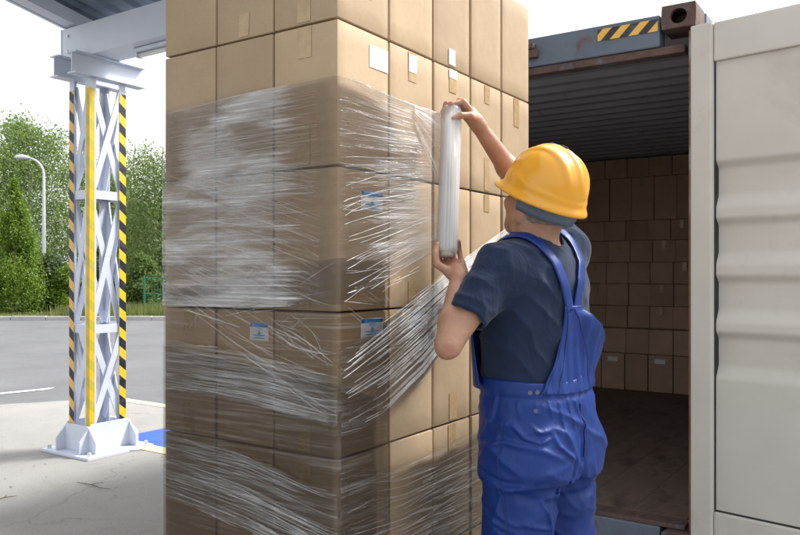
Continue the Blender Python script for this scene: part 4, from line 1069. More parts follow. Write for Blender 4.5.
# ------------------------------------------------------------------ worker
def surface_nets(fn, lo, hi, h):
    lo, hi = np.array(lo, float), np.array(hi, float)
    n = np.ceil((hi - lo) / h).astype(int) + 1
    xs = [lo[i] + h * np.arange(n[i]) for i in range(3)]
    val = np.empty(n, np.float32)
    st = max(1, int(400000 / (n[1] * n[2])))
    for i in range(0, n[0], st):
        X, Y, Z = np.meshgrid(xs[0][i:i + st], xs[1], xs[2], indexing='ij')
        P = np.stack([X.ravel(), Y.ravel(), Z.ravel()], 1).astype(np.float32)
        val[i:i + st] = fn(P).reshape(X.shape)
    s = val < 0
    cs = s[:-1, :-1, :-1].astype(np.int8)
    tot = np.zeros(cs.shape, np.int8)
    offs = [(a, b_, c) for a in (0, 1) for b_ in (0, 1) for c in (0, 1)]
    sl = lambda A, o: A[o[0]:A.shape[0] - 1 + o[0], o[1]:A.shape[1] - 1 + o[1], o[2]:A.shape[2] - 1 + o[2]]
    for o in offs: tot += sl(s, o)
    act = (tot > 0) & (tot < 8)
    idx = np.argwhere(act)
    vid = -np.ones(act.shape, np.int32); vid[act] = np.arange(len(idx))
    cv = np.stack([val[idx[:, 0] + o[0], idx[:, 1] + o[1], idx[:, 2] + o[2]] for o in offs], 1)
    acc = np.zeros((len(idx), 3)); cnt = np.zeros(len(idx))
    for i, o in enumerate(offs):
        for ax_ in range(3):
            if o[ax_]: continue
            o2 = list(o); o2[ax_] = 1; j = offs.index(tuple(o2))
            a, b_ = cv[:, i], cv[:, j]; m = (a < 0) != (b_ < 0)
            t = np.where(m, a / np.where(m, a - b_, 1), 0)
            p = np.tile(np.array(o, float), (len(idx), 1)); p[:, ax_] = t
            acc[m] += p[m]; cnt[m] += 1
    V = lo + h * (idx + acc / cnt[:, None])
    F = []
    for ax_ in range(3):
        b1, b2 = [(1, 2), (2, 0), (0, 1)][ax_]
        sl1 = [slice(None)] * 3; sl2 = [slice(None)] * 3
        sl1[ax_] = slice(0, -1); sl2[ax_] = slice(1, None)
        e = s[tuple(sl1)] != s[tuple(sl2)]
        ii = np.argwhere(e)
        ii = ii[(ii[:, b1] > 0) & (ii[:, b2] > 0) & (ii[:, b1] < n[b1] - 1) & (ii[:, b2] < n[b2] - 1)]
        def cell(d1, d2):
            c = ii.copy(); c[:, b1] += d1; c[:, b2] += d2
            return vid[c[:, 0], c[:, 1], c[:, 2]]
        q = np.stack([cell(-1, -1), cell(0, -1), cell(0, 0), cell(-1, 0)], 1)
        inside = s[ii[:, 0], ii[:, 1], ii[:, 2]]
        q[~inside] = q[~inside][:, ::-1]
        F.append(q)
    F = np.concatenate(F); F = F[(F >= 0).all(1)]
    return V, F
def length(a): return np.sqrt((a * a).sum(-1))
def cap(P, a, b_, ra, rb_):
    a, b_ = np.array(a, np.float32), np.array(b_, np.float32); ab = b_ - a
    t = np.clip(((P - a) @ ab) / (ab @ ab), 0, 1)
    return length(P - a - t[:, None] * ab) - (ra + (rb_ - ra) * t)
def ell(P, c, axes, r):
    q = (P - np.array(c, np.float32)) @ np.array(axes, np.float32).T; r = np.array(r, np.float32)
    k0 = length(q / r); k1 = length(q / (r * r)) + 1e-6
    return k0 * (k0 - 1) / k1
def smin(a, b_, k):
    h = np.clip(0.5 + 0.5 * (b_ - a) / k, 0, 1)
    return b_ + (a - b_) * h - k * h * (1 - h)
def smax(a, b_, k): return -smin(-a, -b_, k)
_R = np.random.default_rng(77).random((32, 32, 32)).astype(np.float32)
def vnoise(P):
    i = np.floor(P).astype(int); f = P - i; f = f * f * (3 - 2 * f); i &= 31; j = (i + 1) & 31
    r = 0
    for a in (0, 1):
        for b_ in (0, 1):
            for c in (0, 1):
                w = (f[:, 0] if a else 1 - f[:, 0]) * (f[:, 1] if b_ else 1 - f[:, 1]) * (f[:, 2] if c else 1 - f[:, 2])
                r = r + w * _R[(j if a else i)[:, 0], (j if b_ else i)[:, 1], (j if c else i)[:, 2]]
    return r
def nrm(v): v = np.array(v, float); return v / np.linalg.norm(v)

PHI = math.radians(48)
FWD = np.array([-math.sin(PHI), math.cos(PHI), 0.0]); LFT = np.array([-math.cos(PHI), -math.sin(PHI), 0.0])
TC = np.array([0.425, 2.375])
SH_L, EL_L, WR_L = np.array([0.292, 2.235, 1.365]), np.array([0.134, 2.12, 1.148]), np.array([0.174, 2.245, 1.338])
SH_R, EL_R, WR_R = np.array([0.548, 2.50, 1.425]), np.array([0.418, 2.62, 1.640]), np.array([0.250, 2.500, 1.842])
NECK = np.array([0.425, 2.385, 1.40])
HPHI, HT = math.radians(42), math.radians(25)
hf0 = np.array([-math.sin(HPHI), math.cos(HPHI), 0]); HL = np.array([-math.cos(HPHI), -math.sin(HPHI), 0])
HF = hf0 * math.cos(HT) + np.array([0, 0, 1]) * math.sin(HT); HU = np.array([0, 0, 1]) * math.cos(HT) - hf0 * math.sin(HT)
HC = np.array([0.433, 2.372, 1.566])                       # head centre
def H(f, l, u): return HC + HF * f + HL * l + HU * u
HAX = [HF, HL, HU]

# torso cross-sections: height, half width, half depth, forward shift
TZ = np.array([0.70, 0.85, 0.95, 1.03, 1.12, 1.22, 1.32, 1.38, 1.43, 1.475])
THW = np.array([0.195, 0.198, 0.192, 0.186, 0.188, 0.198, 0.205, 0.190, 0.135, 0.070])
THD = np.array([0.135, 0.142, 0.138, 0.133, 0.134, 0.137, 0.132, 0.118, 0.090, 0.060])
TSH = np.array([0.0, -0.012, -0.004, 0.006, 0.010, 0.006, 0.0, 0.002, 0.01, 0.015])
def torso(P, grow=0.0, hw=THW, hd=THD):
    z = P[:, 2]
    a = np.interp(z, TZ, hw) + grow; d = np.interp(z, TZ, hd) + grow; sh = np.interp(z, TZ, TSH)
    q = P[:, :2] - TC
    l = q @ LFT[:2].astype(np.float32); f = q @ FWD[:2].astype(np.float32) - sh
    k = (np.abs(l / a) ** 2.4 + np.abs(f / d) ** 2.4) ** (1 / 2.4)
    return np.maximum((k - 1) * np.minimum(a, d), z - 1.475).astype(np.float32)
UP = np.array([0, 0, 1.0])
def tp_(l, f, z): return np.array([TC[0], TC[1], 0]) + LFT * l + FWD * f + UP * z

def d_arm_l(P):
    d = cap(P, SH_L, EL_L, 0.049, 0.036)
    mid = EL_L * 0.68 + WR_L * 0.32
    d = smin(d, cap(P, EL_L, mid, 0.033, 0.037), 0.02)
    d = smin(d, cap(P, EL_L + np.array([-0.008, -0.012, -0.016]), EL_L, 0.017, 0.026), 0.018)
    return smin(d, cap(P, mid, WR_L, 0.037, 0.0245), 0.02)
def d_arm_r(P):
    d = cap(P, SH_R, EL_R, 0.050, 0.041)
    mid = EL_R * 0.68 + WR_R * 0.32
    d = smin(d, cap(P, EL_R, mid, 0.036, 0.036), 0.02)
    return smin(d, cap(P, mid, WR_R, 0.036, 0.0235), 0.02)
def rotv(v, axis_, a):
    axis_ = nrm(axis_); return v * math.cos(a) + np.cross(axis_, v) * math.sin(a) + axis_ * (axis_ @ v) * (1 - math.cos(a))
def hand_segments(wrist, d, n, s, curls, thumb, spread=0.05):
    """list of tapered capsules: metacarpals, fingers with knuckle bends, thumb"""
    seg = [(wrist - d * 0.01, wrist + d * 0.035, 0.024, 0.026, 'p')]
    lens = [(0.042, 0.026, 0.020), (0.046, 0.029, 0.021), (0.042, 0.027, 0.020), (0.033, 0.021, 0.018)]
    kn = []
    for k in range(4):
        side = 0.030 - 0.0205 * k
        root = wrist + d * 0.018 + s * side * 0.55
        kp = wrist + d * (0.094 - 0.004 * abs(k - 1) - (0.006 if k == 3 else 0)) + s * side
        seg.append((root, kp, 0.0155, 0.0120, 'p')); kn.append(kp)
    for k in range(4):
        dd = rotv(d, n, 0); p = kn[k]
        dirv = nrm(d + s * spread * (1.5 - k))
        r0 = (0.0092, 0.0095, 0.009, 0.008)[k]
        for j in range(3):
            # curl from the back of the hand towards the palm side
            a = curls[k][j]; axis_ = np.cross(dirv, n if j == 0 else nvec); axis_ = nrm(axis_)
            nv0 = n if j == 0 else nvec
            nd_ = dirv * math.cos(a) + nv0 * math.sin(a); nvec = nv0 * math.cos(a) - dirv * math.sin(a); dirv = nrm(nd_)
            q = p + dirv * lens[k][j]
            seg.append((p, q, r0 * (1 - 0.08 * j), r0 * (1 - 0.08 * (j + 1)), 'f%d' % k)); p = q
    p = wrist + d * 0.022 + s * 0.022 + n * 0.006
    for j, (dv, L) in enumerate(zip(thumb, (0.046, 0.034, 0.028))):
        dv = nrm(dv); q = p + dv * L; r = (0.0145, 0.0112, 0.0102, 0.0085)
        seg.append((p, q, r[j], r[j + 1], 't')); p = q
    return seg
def d_hand(P, seg):
    grp = {}
    for a, b_, ra, rb_, g in seg:
        d = cap(P, a, b_, ra, rb_)
        grp[g] = smin(grp[g], d, 0.010 if g == 'p' else 0.004) if g in grp else d
    out = grp['p']
    for g, d in grp.items():
        if g == 't': out = smin(out, d, 0.012)
        elif g != 'p': out = smin(out, d, 0.0035)
    return out
# left hand: palm up under the roll, fingers closing on its far side, thumb on the near side
rb_c = np.array([0.146, 2.335, 1.400])
dL = nrm([-0.22, 0.86, 0.46]); nL = np.array([-0.10, -0.42, 0.90]); nL = nrm(nL - dL * (nL @ dL)); sL = np.cross(nL, dL)
cl_ = [(0.75, 0.9, 0.5), (0.85, 0.8, 0.5), (0.85, 0.7, 0.45), (0.75, 0.6, 0.4)]
HAND_L = hand_segments(WR_L, dL, nL, sL, cl_, [sL * 0.75 + dL * 0.55 + nL * 0.55, np.array([-0.12, 0.15, 0.95]), np.array([0.22, 0.25, 0.9])])
# right hand: reaching over the roll's top, thumb on the near side
dR = nrm([-0.62, -0.36, 0.62]); nR = np.array([-0.66, -0.10, -0.72]); nR = nrm(nR - dR * (nR @ dR)); sR = np.cross(dR, nR)
cr_ = [(0.95, 0.95, 0.6), (1.0, 1.0, 0.6), (0.95, 1.05, 0.6), (0.8, 0.9, 0.5)]
HAND_R = hand_segments(WR_R, dR, nR, sR, cr_, [sR * 0.8 + dR * 0.7 + nR * 0.35, dR * 0.75 + nR * 0.75 + sR * 0.15, nR * 0.9 + dR * 0.35])

def d_head(P):
    d = ell(P, H(-0.012, 0, 0.018), HAX, (0.100, 0.079, 0.105))
    d = smin(d, ell(P, H(0.035, 0, -0.055), HAX, (0.062, 0.058, 0.068)), 0.04)        # face
    d = smin(d, ell(P, H(0.060, 0, -0.105), HAX, (0.030, 0.030, 0.022)), 0.03)        # chin
    d = smin(d, cap(P, H(0.088, 0, 0.005), H(0.108, 0, -0.036), 0.009, 0.014), 0.012) # nose
    d = smin(d, cap(P, H(0.085, 0.035, 0.022), H(0.085, -0.035, 0.022), 0.010, 0.010), 0.014)
    for s in (1, -1):
        d = smax(d, -ell(P, H(0.094, s * 0.031, 0.004), HAX, (0.016, 0.017, 0.011)), 0.010)
        d = smin(d, ell(P, H(0.072, s * 0.040, -0.030), HAX, (0.025, 0.022, 0.022)), 0.02)
        e = ell(P, H(-0.004, s * 0.083, -0.016), [HF, HL, nrm(HU - HF * 0.2)], (0.020, 0.009, 0.034))
        e = smax(e, -ell(P, H(0.001, s * 0.091, -0.012), HAX, (0.010, 0.006, 0.019)), 0.004)
        d = smin(d, e, 0.007)
    d = smin(d, cap(P, H(0.090, 0.018, -0.066), H(0.090, -0.018, -0.066), 0.008, 0.008), 0.008)
    d = smax(d, -cap(P, H(0.103, 0.02, -0.0665), H(0.103, -0.02, -0.0665), 0.003, 0.003), 0.004)
    nk = cap(P, NECK - np.array([0, 0, 0.03]), H(-0.030, 0, -0.06), 0.066, 0.060)
    nk = smin(nk, cap(P, NECK + LFT * 0.045 + UP * 0.01, H(-0.005, 0.055, -0.055), 0.030, 0.026), 0.03)
    return smin(d, nk, 0.035)
def ground(P): return P[:, 2]

person = thing('person', 'worker in yellow hard hat, navy t-shirt and blue overalls wrapping the boxes', 'person', tuple(W(TC[0], TC[1], 0)))
parts = []
def body_core(P):
    d = np.maximum(torso(P, -0.022), 0.76 - P[:, 2])
    d = smin(d, cap(P, tp_(0.10, 0, 0.85), tp_(0.115, 0.02, 0.48), 0.085, 0.060), 0.03)
    d = smin(d, cap(P, tp_(0.115, 0.02, 0.48), tp_(0.12, 0, 0.09), 0.056, 0.040), 0.03)
    d = smin(d, cap(P, tp_(-0.12, -0.01, 0.85), tp_(-0.15, 0.0, 0.48), 0.085, 0.060), 0.03)
    d = smin(d, cap(P, tp_(-0.15, 0.0, 0.48), tp_(-0.155, -0.02, 0.09), 0.056, 0.040), 0.03)
    d = smin(d, d_arm_l(P), 0.03); d = smin(d, d_arm_r(P), 0.03)
    return smin(d, d_head(P), 0.03)
def whole(P):
    return smin(smin(body_core(P), d_hand(P, HAND_L), 0.012), d_hand(P, HAND_R), 0.012)
VV, FF, off_ = [], [], 0
def piece(fn, lo, hi, h):
    global off_
    v, f = surface_nets(fn, lo, hi, h); VV.append(v); FF.append(f + off_); off_ += len(v)
fore_l = lambda P: smin(smin(d_arm_l(P), d_hand(P, HAND_L), 0.014), 0.05 + 0 * P[:, 0], 0.0001)
piece(lambda P: smin(d_arm_l(P), d_hand(P, HAND_L), 0.014), (0.03, 2.03, 1.05), (0.36, 2.42, 1.50), 0.0026)
piece(lambda P: smin(d_arm_r(P), d_hand(P, HAND_R), 0.014), (0.08, 2.36, 1.35), (0.62, 2.72, 2.00), 0.0028)
piece(d_head, (0.27, 2.20, 1.34), (0.60, 2.56, 1.72), 0.003)
piece(body_core, (0.10, 2.05, 0.02), (0.75, 2.75, 1.52), 0.011)
BV, BF = np.concatenate(VV), np.concatenate(FF)
body = fast_mesh('body', Wn(BV), BF, M['skin'], person); body.data.polygons.foreach_set('use_smooth', [True] * len(body.data.polygons))

def folds(P, fn_dirs):
    r = 0
    for (dv, freq, amp, sd2) in fn_dirs:
        dv = np.array(dv, np.float32)
        warp = vnoise(P * 9 + sd2) * 2.2 + vnoise(P * 22 + sd2) * 0.5
        ph = (P @ dv) * freq + warp * 2.0
        gate = np.clip(vnoise(P * 6 + sd2 + 11) * 2.2 - 0.6, 0, 1)
        r = r + amp * gate * (1 - np.abs(np.sin(ph))) ** 1.6
    return r
def near(d, P, fn, lim=0.03):
    m = np.abs(d) < lim; o = d.copy()
    if m.any(): o[m] = d[m] - fn(P[m])
    return o
# t-shirt
SLV_L = SH_L + (EL_L - SH_L) * 0.64
SLV_R = SH_R + (EL_R - SH_R) * 0.22
def shirt(P, wr=True):
    d = torso(P, 0.0)
    d = smin(d, cap(P, NECK + LFT * 0.05 - UP * 0.01, SH_L, 0.055, 0.066), 0.05)
    d = smin(d, cap(P, NECK - LFT * 0.05 - UP * 0.01, SH_R, 0.058, 0.068), 0.05)
    al = cap(P, SH_L, SLV_L, 0.068, 0.059); ar = cap(P, SH_R, SLV_R, 0.070, 0.064)
    for a, (p, e, tip) in ((al, (SH_L, EL_L, SLV_L)), (ar, (SH_R, EL_R, SLV_R))):
        ax2 = nrm(e - p).astype(np.float32)
        a = np.maximum(a, (P - tip.astype(np.float32)) @ ax2)
        inner = cap(P, p, e, 0.052, 0.050)
        a = np.maximum(a, -np.maximum(inner, -((P - (tip - ax2 * 0.035).astype(np.float32)) @ ax2)))
        d = smin(d, a, 0.035) if a is al else smin(d, a, 0.03)
    # re-open the sleeves after blending
    for p, e, tip in ((SH_L, EL_L, SLV_L), (SH_R, EL_R, SLV_R)):
        ax2 = nrm(e - p).astype(np.float32)
        loc_ = np.maximum(cap(P, p, e, 0.10, 0.10), -((P - tip.astype(np.float32)) @ ax2))
        d = np.maximum(d, -loc_) if False else d
    # neck opening
    d = np.maximum(d, -cap(P, NECK + np.array([0, 0, 0.015]), H(-0.03, 0, -0.02), 0.074, 0.080))
    d = np.maximum(d, 0.93 - P[:, 2])
    if wr:
        d = near(d, P, lambda Q: folds(Q, [((0.55, 0.2, 0.8), 40, 0.0060, 0.0), ((-0.6, 0.1, 0.75), 30, 0.006, 5.0), ((0.2, 0.3, 0.9), 60, 0.002, 9.0)]))
    return d
sv, sf = surface_nets(lambda P: shirt(P), (0.06, 2.02, 0.92), (0.74, 2.76, 1.72), 0.0052)
tee = fast_mesh('tshirt', Wn(sv), sf, M['shirt'], person); tee.data.polygons.foreach_set('use_smooth', [True] * len(tee.data.polygons))

# overalls: trousers
def ang(P):
    q = P[:, :2] - TC
    return np.arctan2(-(q @ LFT[:2]), -(q @ FWD[:2]))        # 0 at the spine, + towards his right
def az_(px, py):
    xl = (px - 537) / 763 * 2.33
    return -1.01 + math.asin(max(-0.98, min(0.98, xl / 0.190))), EYE + (272.5 - py) / 763 * (2.37 - 0.17 * math.sqrt(max(0, 1 - (xl / 0.19) ** 2)))
CREASES = []
for pl, amp, wd in (([(518, 424), (527, 436), (540, 441), (550, 436)], 0.007, 0.006), ([(532, 424), (540, 431), (549, 430)], 0.005, 0.005), ([(552, 432), (556, 443), (566, 452), (573, 458)], 0.009, 0.006),
                    ([(574, 458), (573, 475), (564, 490), (556, 500)], -0.012, 0.008), ([(484, 447), (510, 441), (540, 447), (560, 456)], 0.006, 0.009), ([(541, 502), (550, 513), (556, 530), (555, 550)], 0.010, 0.007),
                    ([(526, 522), (540, 528), (552, 531)], 0.008, 0.008), ([(484, 500), (500, 520), (525, 535)], 0.006, 0.009), ([(582, 402), (590, 425), (588, 460), (580, 485)], 0.007, 0.007), ([(560, 402), (563, 420), (568, 440)], 0.006, 0.005),
                    ([(572, 400), (575, 418), (580, 436)], 0.005, 0.005), ([(548, 400), (551, 415)], 0.005, 0.004), ([(500, 395), (498, 415), (488, 440)], 0.004, 0.006), ([(490, 470), (515, 482), (545, 480)], -0.006, 0.009), ([(520, 402), (523, 418)], 0.004, 0.004), ([(536, 400), (538, 414)], 0.004, 0.004)):
    CREASES.append(([az_(*q) for q in pl], amp, wd))
def crease(a, z):
    r = 0
    for pl, amp, wd in CREASES:
        best = np.full(a.shape, 1e3); tt = np.zeros(a.shape); n_ = len(pl) - 1
        for k in range(n_):
            (a0, z0), (a1, z1) = pl[k], pl[k + 1]
            ux, uz_ = (a1 - a0) * 0.18, z1 - z0; L2 = ux * ux + uz_ * uz_ + 1e-9
            t = np.clip((((a - a0) * 0.18) * ux + (z - z0) * uz_) / L2, 0, 1)
            dd_ = np.sqrt(((a - a0) * 0.18 - t * ux) ** 2 + (z - z0 - t * uz_) ** 2)
            m_ = dd_ < best; best = np.where(m_, dd_, best); tt = np.where(m_, (k + t) / n_, tt)
        r = r + amp * (np.exp(-(best / wd) ** 2) - 0.35 * np.exp(-(best / (2.6 * wd)) ** 2)) * np.sin(np.pi * np.clip(0.12 + 0.76 * tt, 0, 1)) ** 0.7
    return r
def trousers(P):
    d = torso(P, 0.011)
    bt = ell(P, tp_(0.085, -0.075, 0.80), [LFT, FWD, UP], (0.115, 0.095, 0.125))
    bt2 = ell(P, tp_(-0.085, -0.075, 0.80), [LFT, FWD, UP], (0.115, 0.095, 0.125))
    d = smin(d, smin(bt, bt2, 0.012), 0.03)
    d = np.maximum(d, 0.74 - P[:, 2])
    leg1 = smin(cap(P, tp_(0.100, -0.012, 0.78), tp_(0.112, 0.01, 0.46), 0.118, 0.098), cap(P, tp_(0.112, 0.01, 0.46), tp_(0.12, 0.0, 0.06), 0.098, 0.088), 0.05)
    leg2 = smin(cap(P, tp_(-0.108, -0.020, 0.78), tp_(-0.15, 0.0, 0.46), 0.118, 0.098), cap(P, tp_(-0.15, 0.0, 0.46), tp_(-0.155, -0.02, 0.06), 0.098, 0.088), 0.05)
    lg = smin(leg1, leg2, 0.008)
    d = smin(d, lg, 0.035)
    top = 1.030 + 0.006 * np.sin(ang(P) * 3)
    d = np.maximum(d, P[:, 2] - top); d = np.maximum(d, 0.05 - P[:, 2])
    def fd(Q):
        a = ang(Q); z = Q[:, 2]
        g = np.clip((z - 0.90) / 0.11, 0, 1) * np.clip((1.2 - np.abs(a - 0.15)) / 0.5, 0, 1)
        r = 0.0045 * g * (0.5 + 0.5 * np.sin(a * 34 + 3 * vnoise(Q * 12)))
        r = r - 0.003 * np.exp(-((z - 0.985) / 0.008) ** 2)                       # waist seam
        r = r + folds(Q, [((0.25, 0.2, 0.9), 34, 0.0065, 3.0), ((-0.55, 0.3, 0.7), 26, 0.008, 7.0), ((0.75, -0.2, 0.45), 42, 0.003, 13.0)]) * np.clip((1.0 - z) / 0.08, 0.15, 1)
        r = r - 0.010 * np.exp(-((z - 0.705 + 0.05 * np.cos(a * 1.3)) / 0.016) ** 2) * (np.abs(a) < 1.3)   # crease under the seat
        r = r - 0.005 * np.exp(-((a - 0.02) / 0.035) ** 2) * (z > 0.70)            # centre seam
        return r + 1.25 * crease(a, z)
    return near(d, P, fd, 0.04)
tv, tf = surface_nets(trousers, (0.10, 2.04, 0.03), (0.80, 2.76, 1.06), 0.0046)
ov = thing('overalls', None, None)
bpy.data.objects.remove(ov)
overall = fast_mesh('overalls', Wn(tv), tf, M['overall'], person); overall.data.polygons.foreach_set('use_smooth', [True] * len(overall.data.polygons))

def project(pts, level, fn=lambda P: shirt(P, False), it=10):
    P = np.array(pts, np.float32)
    for _ in range(it):
        d = fn(P) - level; e = 0.004
        g = np.stack([fn(P + np.array(v, np.float32)) - fn(P - np.array(v, np.float32)) for v in ((e, 0, 0), (0, e, 0), (0, 0, e))], 1)
        g /= (length(g)[:, None] + 1e-6)
        P = P - g * d[:, None] * 0.8
    return P
def cloth_patch(name, grid, nr, nc, th, mat, parent):
    """grid of points (camera-spot axes) given thickness outwards"""
    G = np.asarray(grid).reshape(nr, nc, 3)
    du = np.gradient(G, axis=1); dv = np.gradient(G, axis=0); nn = np.cross(du, dv); nn /= (np.linalg.norm(nn, axis=2)[..., None] + 1e-9)
    A = G.reshape(-1, 3); B_ = (G + nn * th).reshape(-1, 3); n = nr * nc
    F = []
    for i in range(nr - 1):
        for j in range(nc - 1):
            a, b_, c, d = i * nc + j, i * nc + j + 1, (i + 1) * nc + j + 1, (i + 1) * nc + j
            F += [(a, d, c, b_), (a + n, b_ + n, c + n, d + n)]
    for i in range(nr - 1):
        for j, s in ((0, 0), (nc - 1, 1)):
            a, b_ = i * nc + j, (i + 1) * nc + j; F.append((a, b_, b_ + n, a + n)[::(1 if s else -1)])
    for j in range(nc - 1):
        for i, s in ((0, 1), (nr - 1, 0)):
            a, b_ = i * nc + j, i * nc + j + 1; F.append((a, b_, b_ + n, a + n)[::(1 if s else -1)])
    o = mk(name, Wn(np.concatenate([A, B_])), F, mat, parent, True)
    bm = bmesh.new(); bm.from_mesh(o.data); bmesh.ops.recalc_face_normals(bm, faces=bm.faces); bm.to_mesh(o.data); bm.free()
    return o
# back bib: narrow at the straps, widening to the waist, ballooning on his right side
nr, nc = 44, 60
pts = []; bul = []
for i in range(nr):
    t = i / (nr - 1); z = 1.005 + (1.250 - 1.005) * t
    aL = -0.34 - 0.56 * (1 - t) ** 2.2; aR = 0.08 + 1.66 * (1 - t) ** 1.1
    for j in range(nc):
        s = j / (nc - 1); a = aL + (aR - aL) * s
        r = 0.22; l, f = -math.sin(a) * r, -math.cos(a) * r
        pts.append(tp_(l, f, z)); bul.append((t, s, a))
pp = project(pts, 0.010)
bul = np.array(bul)
cxy_ = np.array([TC[0], TC[1], 0]); rad = pp - cxy_; rad[:, 2] = 0; rad /= length(rad)[:, None]
t_, s_ = bul[:, 0], bul[:, 1]
pp = pp + rad * (0.050 * np.clip(s_ - 0.45, 0, 1)[:, None] / 0.55 * (np.sin(np.pi * np.clip(t_ * 1.05, 0, 1)) ** 0.8)[:, None])
pp = pp + rad * (0.0035 * np.sin(bul[:, 2] * 30 + 3 * t_) * (1 - t_) ** 0.5 * np.clip(1.2 - np.abs(s_ - 0.45) * 2, 0, 1))[:, None]
pp = pp + rad * (0.006 * (vnoise(pp * np.array([40, 40, 9])) - 0.5) * 1.5)[:, None]
cloth_patch('back_bib', pp, nr, nc, 0.004, M['overall'], overall)
# front bib (its edge shows beside the left elbow)
pts = []
for i in range(24):
    t = i / 23; z = 1.005 + 0.30 * t; h_ = 1.25 - 0.45 * t
    for j in range(40):
        a = math.pi + (j / 39 - 0.5) * 2 * h_; r = 0.24
        pts.append(tp_(-math.sin(a) * r, -math.cos(a) * r, z))
fb = project(pts, 0.012); rad = fb - cxy_; rad[:, 2] = 0; rad /= length(rad)[:, None]
fb = fb + rad * 0.012
cloth_patch('front_bib', fb, 24, 40, 0.004, M['overall'], overall)
# straps over the shoulders
def strap(path, w, name='strap'):
    P = np.array(path, float)
    t = np.linspace(0, len(P) - 1, 46); C_ = np.stack([np.interp(t, np.arange(len(P)), P[:, k]) for k in range(3)], 1)
    for _ in range(6): C_[1:-1] = (C_[:-2] + 2 * C_[1:-1] + C_[2:]) / 4
    C_ = project(C_, 0.007, it=12)
    for _ in range(3): C_[1:-1] = (C_[:-2] + 2 * C_[1:-1] + C_[2:]) / 4
    e = 0.004
    g = np.stack([shirt((C_ + v).astype(np.float32), False) - shirt((C_ - v).astype(np.float32), False) for v in (np.array([e, 0, 0]), np.array([0, e, 0]), np.array([0, 0, e]))], 1); g /= length(g)[:, None]
    tg = np.gradient(C_, axis=0); sd3 = np.cross(tg, g); sd3 /= length(sd3)[:, None]
    rows = []
    for k in range(len(C_)):
        for q in (-1, -0.5, 0, 0.5, 1): rows.append(C_[k] + sd3[k] * q * w / 2 + g[k] * 0.001 * (1 - q * q))
    cloth_patch(name, rows, len(C_), 5, 0.0045, M['overall'], overall)
zt = 1.235
strap([tp_(0.040, -0.16, zt), tp_(0.072, -0.16, 1.32), tp_(0.090, -0.12, 1.41), tp_(0.105, -0.02, 1.47), tp_(0.10, 0.10, 1.40), tp_(0.085, 0.15, 1.30)], 0.036)
strap([tp_(0.006, -0.16, zt), tp_(-0.024, -0.16, 1.33), tp_(-0.085, -0.12, 1.42), tp_(-0.10, -0.02, 1.50), tp_(-0.10, 0.10, 1.42), tp_(-0.085, 0.15, 1.30)], 0.036)
def seam(path, w=0.0022, name='stitched_seam', level=0.001, fn=None):
    fn = fn or trousers
    P = np.array(path, float); t = np.linspace(0, len(P) - 1, 60)
    C_ = np.stack([np.interp(t, np.arange(len(P)), P[:, k]) for k in range(3)], 1)
    C_ = project(C_, level, fn, 8)
    MB().tube([W(*c) for c in C_], w, 5).build(name, M['seam'], overall, True)
def tr_pt(a, z): return tp_(-math.sin(a) * 0.21, -math.cos(a) * 0.21, z)
seam([tr_pt(-1.45 - 0.06 * math.sin(k * 0.3), z) for k, z in enumerate(np.linspace(0.97, 0.42, 20))], 0.0026)
seam([tr_pt(0.0, z) for z in np.linspace(0.97, 0.80, 10)])
ppg = pp.reshape(nr, nc, 3)
for jj, nm in ((2, 'stitched_seam'), (8, 'stitched_seam'), (nc // 2, 'stitched_seam')):
    q = ppg[1:-1, jj]; rd_ = q - cxy_; rd_[:, 2] = 0; rd_ /= length(rd_)[:, None]
    MB().tube([W(*c) for c in q + rd_ * 0.0045], 0.0016, 5).build(nm, M['seam'], overall, True)
# side buttons
def on_trousers(a, z):
    p = project([tp_(-math.sin(a) * 0.2, -math.cos(a) * 0.2, z)], 0.001, lambda P: torso(P, 0.011))[0]
    rd = nrm([p[0] - TC[0], p[1] - TC[1], 0]); return p, rd
for a, z in ((-0.98, 1.008), (-1.10, 1.006), (-1.02, 0.955)):
    p, rd = on_trousers(a, z)
    MB().tube([W(*(p - rd * 0.002)), W(*(p + rd * 0.003))], 0.0065, 14).build('button', M['button'], overall)
# boots
for lx, fy in ((0.12, 0.0), (-0.155, -0.02)):
    def boot(P, lx=lx, fy=fy):
        d = cap(P, tp_(lx, fy - 0.02, 0.06), tp_(lx, fy - 0.02, 0.13), 0.056, 0.054)
        d = smin(d, ell(P, tp_(lx, fy + 0.055, 0.045), [LFT, FWD, UP], (0.052, 0.145, 0.055)), 0.03)
        return np.maximum(d, 0.001 - P[:, 2])
    c = tp_(lx, fy + 0.04, 0)
    v_, f_ = surface_nets(boot, (c[0] - .25, c[1] - .25, -0.02), (c[0] + .25, c[1] + .25, 0.22), 0.008)
    o = fast_mesh('boot', Wn(v_), f_, M['shoe'], person); o.data.polygons.foreach_set('use_smooth', [True] * len(o.data.polygons))
